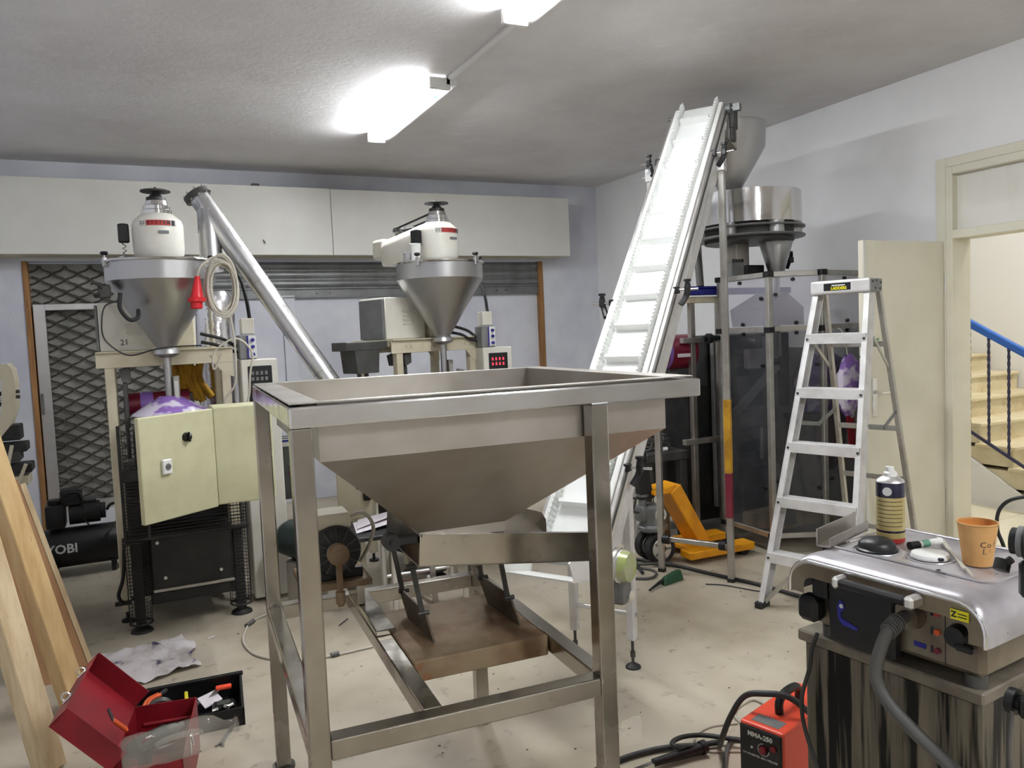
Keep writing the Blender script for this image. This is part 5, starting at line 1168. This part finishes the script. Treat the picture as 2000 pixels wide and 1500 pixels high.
# ================================================================== LEFT SIDE: timbers, tool boxes, compressor
def beam(name, label, p, q, w, h, rot, m, cat='timber', group='timbers leaning on the left'):
    p, q = V(*p), V(*q); t = thing(name, label, cat, p, 0, group); d = (q - p).normalized()
    up = V(0, -1, 0); up = (up - d * up.dot(d)).normalized(); up = Matrix.Rotation(rot, 4, d) @ up
    b = B(); b.bar(V(0, 0, 0), q - p, w, h, up, bev=.004); obj(name + '_shaft' if False else 'shaft', b, K[m], t); return t
beam('timber_beam', 'square pine beam leaning at the left edge, nearest to the viewer', (-.385, 3.34, .0), (-.70, 3.45, 1.75), .085, .085, RAD(40), 'woodpale')
beam('timber_beam', 'knotty yellow pine beam leaning between the nearest beam and the plywood board', (-.325, 3.84, .0), (-.74, 3.9, 1.95), .085, .085, RAD(42), 'wood')
t = thing('plywood_board', 'brown plywood board with a pale edge leaning in front of the compressor', 'board', (-.385, 4.23, 0), 0)
b = B(); p, q = V(.0, 0, 0), V(-.235, .05, .94); d = (q - p).normalized(); b.bar(p, q, .19, .028, Matrix.Rotation(RAD(12), 4, d) @ V(0, -1, 0)); pb_ = obj('panel', b, K['ply'], t)
b = B(); o_ = V(.108, .022, .0); b.bar(p + o_, q + o_, .022, .036, Matrix.Rotation(RAD(12), 4, d) @ V(0, -1, 0)); obj('edge_lipping', b, K['woodpale'], t)
b = B(); b.cyl((-.235, 3.60, .62), (-.20, 3.58, .60), .004, n=6)
b.bm.free()

# ---- red tool box with open lid
tb = thing('red_tool_box', 'red metal tool box standing open on the floor with its lid swung left', 'tool box', (.13, 3.22, 0), RAD(-9))
def shell(name, faces_, m='red'):
    b = B()
    for bx in faces_: b.box(*bx)
    return obj(name, b, K[m], tb)
LX, LY, LZ, th = -.22, -.47, .20, .004
shell('base', [(LX, 0, LY, 0, .0, th)])
shell('end_wall', [(LX, 0, -th, 0, 0, LZ)]); shell('end_wall', [(LX, 0, LY, LY + th, 0, LZ)])
shell('side_wall', [(-th, 0, LY, 0, 0, LZ)]); shell('side_wall', [(LX, LX + th, LY, 0, 0, LZ)])
b = B(); b.cyl((-.19, -.012, .13), (-.02, -.012, .13), .008, n=8); obj('tray_rail', b, K['red'], tb)
b = B(); b.box(.0, .005, -.30, -.27, .12, .20, .002); b.tube([(.006, -.275, .19), (.012, -.285, .15), (.006, -.295, .19)], .003, 6); obj('latch', b, K['chrome'], tb)
lid = obj('lid', (lambda b: (b.box(0, .005, LY, 0, 0, .24), b)[1])(B()), K['red'], tb, loc=(LX, 0, LZ)); lid.rotation_euler = (0, RAD(-42), 0)
for bx in ((.005, .075, -.004, 0, 0, .24), (.005, .075, LY, LY + .004, 0, .24), (.005, .06, LY, 0, .236, .24)):
    b = B(); b.box(*bx); obj('lid_side', b, K['red'], lid)
for y in (-.33, -.12):
    b = B(); b.box(.02, .05, y - .02, y + .02, .24, .246, .002); b.torus((.035, y, .25), .014, .003, (0, 1, 0), 16, 6); obj('lid_hasp', b, K['chrome'], lid)
t = thing('utility_knife', 'orange handled knife hanging in the open red lid', 'knife', tb.location + V(-.235, -.28, .255), RAD(-9))
b = B(); b.bar((0, 0, 0), (-.035, -.03, .055), .022, .010, (1, 0, .6), bev=.003); obj('handle', b, K['orangek'], t)
b = B(); b.bar((-.035, -.03, .055), (-.05, -.02, .095), .018, .004, (1, 0, .6)); obj('blade', b, K['dgrey'], t)
t = thing('power_drill', 'dark power drill lying inside the red tool box', 'drill', (-.02, 3.05, .008), RAD(8))
b = B(); b.cyl((-.07, 0, .13), (.04, .03, .14), .036, .034, n=20); b.cyl((-.09, -.004, .13), (-.07, 0, .13), .026, .036, n=20); bd_ = obj('motor_housing', b, K['dkgreen'], t)
b = B(); b.cyl((.04, .03, .14), (.075, .04, .143), .030, .022, n=18); b.cyl((.075, .04, .143), (.10, .047, .145), .014, n=14); obj('chuck', b, K['dgrey'], t)
b = B(); b.bar((-.03, .0, .12), (-.06, -.02, .02), .034, .045, bev=.008); b.box(-.10, -.02, -.05, .02, 0, .028, .006); obj('grip', b, K['black'], t)
b = B(); b.tube([(-.05, -.03, .16), (-.03, -.035, .172), (-.01, -.03, .165)], .007, 8); obj('side_clip', b, K['chrome'], t)
# ---- black tray tool box and its tools
bt = thing('black_tool_tray', 'black plastic tool tray full of small tools behind the red tool box', 'tool tray', (-.10, 3.34, 0), RAD(-3))
for bx in ((0, .41, 0, .30, 0, .006), (0, .41, .292, .30, 0, .10), (0, .41, 0, .008, 0, .075), (0, .008, .008, .292, 0, .095)):
    b = B(); b.box(*bx); obj('tray_wall', b, K['black'], bt)
b = B(); b.hexa((.40, 0, 0), (.41, 0, 0), (.41, .30, 0), (.40, .30, 0), (.40, 0, .075), (.41, 0, .075), (.42, .30, .10), (.41, .30, .10)); obj('tray_wall', b, K['black'], bt)
b = B(); b.box(-.005, .425, .285, .305, .092, .108, .003); obj('tray_lip', b, K['black'], bt)
tp = lambda x, y, z=.007: bt.location + V(x, y, z)
def tool(name, label, cat, loc, rz, parts):
    t = thing(name, label, cat, loc, rz)
    for nm, b, m in parts: obj(nm, b, K[m], t)
def bb(f): b = B(); f(b); return b
tool('screwdriver', 'small yellow screwdriver standing in the black tool tray', 'screwdriver', tp(.20, .12), RAD(20), (('handle', bb(lambda b: b.cyl((0, 0, .06), (.02, .05, .10), .009, .007, n=10)), 'yellowpl'), ('shank', bb(lambda b: b.cyl((0, 0, .06), (-.02, -.05, .006), .003, n=8)), 'chrome')))
tool('scraper', 'flat orange handled scraper at the right end of the black tray', 'scraper', tp(.32, .22), RAD(-5), (('handle', bb(lambda b: b.box(0, .065, 0, .03, .055, .07, .004)), 'orange'), ('blade', bb(lambda b: b.bar((.01, .01, .058), (-.10, -.03, .02), .03, .003)), 'alud')))
tool('grinding_wheel', 'dark round grinding wheel leaning in the black tool tray', 'grinding wheel', tp(.10, .16), 0, (('wheel', bb(lambda b: b.cyl((0, -.01, .055), (0, .012, .062), .05, n=28)), 'dgrey'), ('hub', bb(lambda b: b.cyl((0, -.014, .054), (0, -.009, .055), .02, n=18)), 'paper')))
tool('pliers', 'worn brown handled pliers at the left end of the black tray', 'pliers', tp(.05, .20), RAD(35), (('handles', bb(lambda b: (b.tube([(0, 0, .06), (.03, .01, .08), (.07, .0, .085)], .008, 8), b.tube([(0, .02, .06), (.03, .03, .075), (.07, .015, .085)], .008, 8))), 'orangek'), ('jaws', bb(lambda b: b.bar((.07, .008, .085), (.105, .01, .09), .014, .01)), 'dgrey')))
tool('paper_packet', 'folded white packet among the tools in the black tray', 'packet', tp(.27, .15), RAD(25), (('packet', bb(lambda b: b.hexa((0, 0, .02), (.08, 0, .03), (.08, .06, .05), (0, .06, .045), (0, 0, .024), (.08, 0, .034), (.08, .06, .056), (0, .06, .05))), 'paper'),))
tool('battery_pack', 'black battery pack lying in the right end of the black tray', 'battery', tp(.29, .06), RAD(-8), (('pack', bb(lambda b: b.box(0, .09, 0, .07, 0, .055, .008)), 'black'), ('contact_plate', bb(lambda b: b.box(.02, .07, .015, .055, .055, .06, .002)), 'dgrey')))
for k, (x, y, a) in enumerate(((.30, .025, 10), (.335, .03, 70), (.36, .035, 30))):
    tool('socket_bit', ['chrome socket nearest the red box in the black tray', 'chrome socket between two others in the black tray', 'chrome socket farthest right in the black tray'][k], 'socket', tp(x, y, .066), RAD(a), (('socket', bb(lambda b: (b.cyl((-.012, 0, .0), (.012, 0, .0), .011, n=14))), 'chrome'),))
tool('spanner', 'steel combination spanner lying on the floor right of the tool boxes', 'spanner', (.205, 3.20, .004), RAD(66), (('shank', bb(lambda b: b.bar((0, 0, 0), (.15, .0, 0), .018, .007, bev=.002)), 'alud'), ('ring_end', bb(lambda b: b.torus((.166, 0, 0), .016, .006, (0, 0, 1), 18, 6)), 'chrome'),
     ('open_end', bb(lambda b: (b.bar((0, .004, 0), (-.022, .014, 0), .010, .006), b.bar((0, -.004, 0), (-.022, -.014, 0), .010, .006))), 'steel')))
# ---- clear plastic jug on its side
t = thing('plastic_jug', 'clear crumpled plastic jug lying on its side in front of the red tool box', 'jug', (-.12, 2.74, .262), RAD(6))
b = B(); b.lathe([(0, 0), (.045, .0), (.056, .015), (.058, .06), (.052, .09), (.058, .12), (.058, .24), (.05, .28), (.024, .315), (.020, .345), (.024, .347), (.024, .356), (.020, .356)], (0, 0, 0), 20, (1, 0, 0)); obj('jug_body', b, K['clear'], t)
b = B(); b.tube([(.10, -.05, .03), (.13, -.075, .05), (.20, -.075, .05), (.23, -.05, .03)], .010, 8); obj('jug_handle', b, K['clear'], t)
t = thing('plastic_bottle_top', 'cut off end of a clear plastic bottle on the floor beside the jug', 'plastic', (.30, 2.80, .045), RAD(18))
b = B(); b.lathe([(.030, -.02), (.042, .0), (.044, .05), (.036, .075), (.0, .08)], (-.03, 0, 0), 18, (1, 0, 0)); obj('bottle_end', b, K['clear'], t)
# ---- rag
t = thing('rag', 'crumpled white rag with dark oil stains on the floor', 'rag', (-.03, 4.22, 0), RAD(10))
b = B(); rnd = random.Random(9); nx, ny = 18, 14; vs = []
for j in range(ny):
    for i in range(nx):
        u, v = i / (nx - 1) - .5, j / (ny - 1) - .5
        e = 1 - .25 * sin(6 * u + 3 * v) * .5
        x = u * .40 * e + .02 * sin(9 * v); y = v * .46 * e + .02 * sin(7 * u + 1)
        z = .006 + .018 * (sin(14 * u + 3 * sin(6 * v)) ** 2) * (1 - abs(u)) + .014 * (sin(11 * v + 4 * u) ** 2) + .03 * math.exp(-((u - .1) ** 2 + (v - .25) ** 2) * 60)
        vs.append(V(x + rnd.uniform(-.004, .004), y + rnd.uniform(-.004, .004), z))
b.faces(vs, [(j * nx + i, j * nx + i + 1, (j + 1) * nx + i + 1, (j + 1) * nx + i) for j in range(ny - 1) for i in range(nx - 1)]); obj('cloth', b, K['rag'], t, ang=80, normals=False)
b = B(); b.cyl((.25, 4.40, .004), (.285, 4.42, .004), .004, n=8); tag(obj('cigarette_butt', b, K['paper']), 'tiny white stub lying alone on the floor by the rag', 'stub')

# ---- compressor
cm = thing('air_compressor', 'black air compressor with white lettering on its tank below the lattice window', 'compressor', (-.42, 6.25, 0))
b = B(); b.lathe([(0, -.33), (.06, -.325), (.11, -.30), (.135, -.26), (.135, .26), (.11, .30), (.06, .325), (0, .33)], (0, 0, .19), 32, (1, 0, 0)); tk = obj('tank', b, K['black'], cm)
lettering('tank_lettering', 'RYOBI', .085, K['printw'], tk, frame((-.135, -.137, .205), (1, 0, 0), (0, -1, .12)), bold=.002)
b = B(); b.box(-.20, -.08, -.09, .09, .34, .50, .015, 2); b.cyl((-.14, 0, .50), (-.14, 0, .53), .05, n=18); obj('motor_cover', b, K['black'], cm)
b = B(); b.cyl((-.06, 0, .42), (.13, 0, .42), .075, n=24); b.cyl((.13, 0, .42), (.165, 0, .42), .055, n=18); obj('motor', b, K['black'], cm)
b = B(); b.box(-.10, .02, -.05, .05, .48, .60, .012, 2); cy = obj('cylinder_head', b, K['blackm'], cm)
for k in range(5):
    b = B(); b.box(-.108, .028, -.058, .058, .50 + k * .018, .507 + k * .018); obj('cooling_fin', b, K['blackm'], cy)
b = B(); b.cyl((.03, 0, .505), (.11, 0, .505), .028, n=16); obj('air_filter', b, K['dgrey'], cm)
b = B(); b.tube([(-.12, -.08, .52), (-.05, -.10, .58), (.02, -.08, .56), (.03, -.06, .40), (.06, -.08, .34)], .006, 6); obj('copper_pipe', b, K['blackm'], cm)
for s in (-1, 1):
    b = B(); b.cyl((-.20, s * .12 - .015, .055), (-.20, s * .12 + .015, .055), .055, n=22); obj('wheel', b, K['rubber'], cm)
    b = B(); b.box(.18, .21, s * .08 - .012, s * .08 + .012, 0, .09, .004); obj('foot', b, K['rubber'], cm)
b = B(); b.tube([(.30, .03, .30), (.40, .0, .34), (.40, .0, .44), (.22, .0, .46), (.17, .0, .42)], .010, 8); obj('carry_handle', b, K['blackm'], cm)
b = B(); b.tube([(-.20, 6.12, .33), (-.17, 6.0, .40), (-.18, 5.95, .8), (-.17, 5.9, 1.05), (-.19, 5.8, 1.2), (-.08, 5.6, 1.3)], .006, 7); b.tube([(-.2, 6.16, .33), (-.14, 5.98, .5), (-.12, 5.9, .8), (-.12, 5.6, 1.0)], .006, 7); tag(obj('air_hose', b, K['cableg']), 'grey air hose rising from the compressor to the left filling machine', 'hose')

# ---- press at the left edge
t = thing('bench_press', 'beige press frame with black rollers at the left edge before the back wall', 'machine', (-.88, 6.05, 0))
b = B(); b.prism([(-.12, 0, 1.47), (.13, 0, 1.485), (.155, 0, 1.45), (.165, 0, 1.36), (.09, 0, 1.375), (-.12, 0, 1.36)], (0, .22, 0)); b.prism([(.09, 0, 1.375), (.165, 0, 1.36), (.16, 0, 1.20), (.12, 0, 1.08), (.04, 0, .98), (-.10, 0, .93), (-.10, 0, 1.02), (.02, 0, 1.07), (.07, 0, 1.15), (.085, 0, 1.25)], (0, .22, 0)); obj('arched_frame', b, K['beige'], t)
for k in range(3):
    b = B(); b.cyl((-.12, .06, 1.22 + .035 * k), (.09, .06, 1.22 + .035 * k), .014, n=12); obj('roller', b, K[('black', 'alu', 'black')[k]], t)
for k, (x0, x1, z0, z1, m) in enumerate(((-.08, .17, .98, 1.08, 'blackm'), (-.06, .20, .90, .96, 'blackm'), (-.06, .16, .84, .91, 'dgrey'), (.0, .22, .76, .82, 'blackm'), (-.08, .20, .68, .74, 'beige'))):
    b = B(); b.box(x0, x1, .02, .20, z0, z1, .006); obj('side_plate', b, K[m], t)
b = B(); b.box(-.10, .02, .05, .17, 0, .95, .006); obj('stand_column', b, K['blackm'], t)
b = B(); b.bar((.12, .0, .95), (.08, .0, .78), .03, .02); b.bar((.19, .0, .82), (.13, .0, .68), .03, .02); obj('lever', b, K['beige'], t)
for z in (1.30, 1.265):
    b = B(); b.cyl((.16, .03, z), (.185, .03, z), .012, n=10); obj('bolt', b, K['dgrey'], t)

# ================================================================== THINGS BEHIND AND UNDER THE BIG HOPPER
t = thing('motor_control_cabinet', 'dark grey control panel with red button and blue label, seen under the hopper rim', 'control panel', (.80, 5.22, 0), 0)
b = B(); b.box(0, .17, 0, .12, .53, .935, .004); pn = obj('panel_box', b, K['dgrey'], t)
b = B(); b.box(.012, .085, -.003, 0, .875, .925, .002); lb_ = obj('white_label', b, K['printw'], pn)
b = B(); b.box(.018, .08, -.004, -.003, .905, .919); obj('label_band', b, K['blue'], lb_)
b = B(); b.cyl((.075, 0, .70), (.075, -.02, .70), .02, n=16); obj('red_button', b, K['red'], pn); b = B(); b.cyl((.06, 0, .76), (.06, -.008, .76), .008, n=12); obj('lamp', b, K['chrome'], pn)
b = B(); b.box(-.10, 0, .02, .10, .30, 1.05, .004); wp = obj('white_column', b, K['aluw'], t)
for z in (.77, .665, .585):
    b = B(); b.cyl((-.03, .02, z), (-.03, -.02, z), .008, n=8); b.box(-.042, -.018, -.03, -.018, z - .018, z + .018, .004); obj('knob', b, K['black'], wp)
b = B(); b.box(-.06, .14, .02, .12, 0, .30, .004); obj('plinth', b, K['aluw'], t)
t = thing('gear_motor', 'dark green gear motor on the floor behind the left hopper legs', 'motor', (.83, 4.66, 0), RAD(-50))
b = B(); b.cyl((-.13, 0, .40), (.13, 0, .34), .105, n=28); b.cyl((-.16, 0, .407), (-.13, 0, .40), .08, .105, n=28); gm = obj('motor_housing', b, K['dkgreen'], t)
b = B(); b.cyl((.13, 0, .34), (.20, 0, .325), .06, n=20); obj('shaft_housing', b, K['dkgreen'], t)
b = B(); b.box(-.09, .09, -.08, .08, .03, .28, .01); obj('pedestal_block', b, K['dullsteel'], t); b = B(); b.box(-.14, .14, -.12, .12, 0, .03, .003); obj('base_plate', b, K['dullsteel'], t)
t = thing('pipe_trolley', 'low trolley of bright steel pipes behind the big hopper', 'trolley', (1.23, 4.22, 0), RAD(-6))
for x, y in ((0, 0), (.42, .05), (0, .34), (.42, .36)):
    b = B(); b.cyl((x, y, 0), (x, y, .48 if x < .1 else .14), .017, n=16); obj('leg_pipe', b, K['alu'], t)
b = B(); b.cyl((0, 0, .12), (.42, .05, .12), .012, n=12); obj('rail_pipe', b, K['alu'], t); b = B(); b.cyl((0, .34, .12), (.42, .36, .12), .012, n=12); obj('rail_pipe', b, K['alu'], t)
b = B(); b.cyl((.30, .02, .12), (.24, .22, .12), .010, n=12); obj('cross_pipe', b, K['frost'], t)
b = B(); b.box(-.20, .09, -.03, .38, .44, .465, .004); tt = obj('shelf', b, K['blackm'], t)
b = B(); b.box(.10, .30, .30, .33, .05, .08, .003); obj('red_strip', b, K['maroon'], t)
t = thing('paper_sheet', 'folded white paper lying on the pipe trolley beside the rusty motor', 'paper', (1.13, 4.36, .468), RAD(-10))
b = B(); b.hexa((-.07, -.07, .0), (.12, .0, .02), (.12, .25, .02), (-.07, .20, .0), (-.07, -.07, .002), (.12, .0, .022), (.12, .25, .022), (-.07, .20, .002)); b.hexa((-.06, .0, .01), (.18, .12, .045), (.20, .25, .045), (-.04, .22, .01), (-.06, .0, .012), (.18, .12, .047), (.20, .25, .047), (-.04, .22, .012)); obj('sheet', b, K['paper'], t)
b = B(); b.tube([(1.28, 4.36, .49), (1.33, 4.33, .51), (1.37, 4.27, .47), (1.38, 4.24, .36), (1.39, 4.23, .2)], .008, 8); b.bm.free()
t = thing('switch_box', 'small beige box with a black knob behind the rusty motor', 'box', (1.20, 4.95, .0), RAD(-12))
b = B(); b.box(-.10, .12, 0, .10, .40, .72, .006); obj('box_body', b, K['beige'], t); b = B(); b.box(-.04, .06, .02, .1, 0, .40, .004); obj('stand', b, K['beige'], t)
b = B(); b.box(.06, .11, -.04, 0, .52, .60, .008); b.cyl((.03, 0, .60), (.03, -.02, .62), .012, n=10); obj('knob', b, K['black'], t)
t = thing('cordless_drill', 'black cordless drill with yellow trim standing on the floor behind the filler', 'drill', (.64, 5.86, 0), RAD(30))
b = B(); b.box(-.05, .05, -.04, .04, 0, .10, .008); b.cyl((-.05, 0, .20), (.10, 0, .24), .035, n=16); b.bar((0, 0, .09), (.01, 0, .2), .03, .05); obj('drill_body', b, K['black'], t)
b = B(); b.box(-.052, .052, -.042, .042, .105, .12, .002); obj('yellow_trim', b, K['yellowpl'], t)
# ---- cables and oddments on the floor
b = B(); b.tube([(.60, 4.62, .006), (.495, 4.54, .006), (.44, 4.40, .006), (.412, 4.253, .006), (.425, 4.10, .006), (.465, 3.994, .006), (.56, 3.88, .006), (.658, 3.828, .006), (.78, 3.817, .006), (.90, 3.82, .006), (1.045, 3.84, .006), (1.25, 3.95, .006)], .0065, 8); o = tag(obj('floor_cable', b, K['cablew']), 'grey cable with joints curling on the floor under the big hopper', 'cable')
for p, q in (((.455, 4.47, .010), (.50, 4.53, .010)), ((.77, 3.814, .010), (.81, 3.818, .010))):
    b = B(); b.cyl(p, q, .013, n=10); obj('cable_joint', b, K['cableg'], o)
b = B(); b.tube([(2.78, 4.06, .012), (2.88, 4.29, .012), (2.93, 4.30, .012), (2.99, 4.15, .012), (3.059, 4.038, .012), (3.124, 3.80, .012), (3.214, 3.516, .012), (3.26, 3.243, .012), (3.35, 2.9, .012), (3.5, 2.6, .012)], .011, 8); tag(obj('black_floor_cable', b, K['cableb']), 'thick black cable on the floor passing under the ladder', 'cable')
b = B(); b.tube([(2.80, 4.22, .009), (2.87, 4.08, .009), (2.83, 3.99, .009), (2.75, 3.96, .009), (2.66, 4.02, .009)], .009, 8); tag(obj('grey_floor_loop', b, K['cableg']), 'grey hose loop on the floor by the conveyor motor', 'hose')
b = B(); b.cyl((2.84, 4.20, .022), (3.04, 4.10, .022), .010, n=10); tag(obj('steel_rod', b, K['dgrey']), 'short dark rod lying on the floor between the conveyor posts', 'rod')
b = B(); b.tube([(2.98, 3.70, .004), (3.06, 3.62, .004), (3.139, 3.455, .004), (3.18, 3.40, .004)], .004, 6); tag(obj('thin_wire', b, K['cableb']), 'thin dark wire on the floor in front of the ladder foot', 'wire')
t = thing('glue_gun', 'dark green hand tool with a black tip lying on the floor before the conveyor post', 'hand tool', (2.83, 3.85, 0), RAD(14))
b = B(); b.hexa((-.08, -.03, .0), (.10, -.035, .0), (.11, .03, .0), (-.07, .025, .0), (-.06, -.02, .05), (.09, -.02, .065), (.09, .02, .06), (-.05, .015, .045), bev=.008); obj('body', b, K['green'], t)
b = B(); b.cyl((-.07, 0, .025), (-.22, -.03, .012), .012, .006, n=10); obj('nozzle', b, K['black'], t)
b = B(); b.bar((.06, .03, .02), (.12, .07, .02), .02, .012); obj('lever', b, K['black'], t)
b = B(); b.cyl((.905, 4.215, .004), (.97, 4.29, .004), .004, n=6); tag(obj('wire_offcut', b, K['dgrey']), 'short dark wire offcut on the floor beneath the hopper frame', 'wire')
# debris specks, nobody could count them
b = B(); rnd = random.Random(21)
for i in range(110):
    x, y, s = rnd.uniform(-.3, 3.2), rnd.uniform(1.9, 4.6), rnd.uniform(.001, .003)
    b.hexa(*[(x + dx * s * 1.6, y + dy * s, z * s * .8) for z in (0, 1) for dx, dy in ((-1, -1), (1, -1), (.8, 1), (-1, .7))])
o = obj('floor_debris', b, K['print']); tag(o, 'dark specks of dirt scattered over the pale floor', 'debris', kind='stuff')
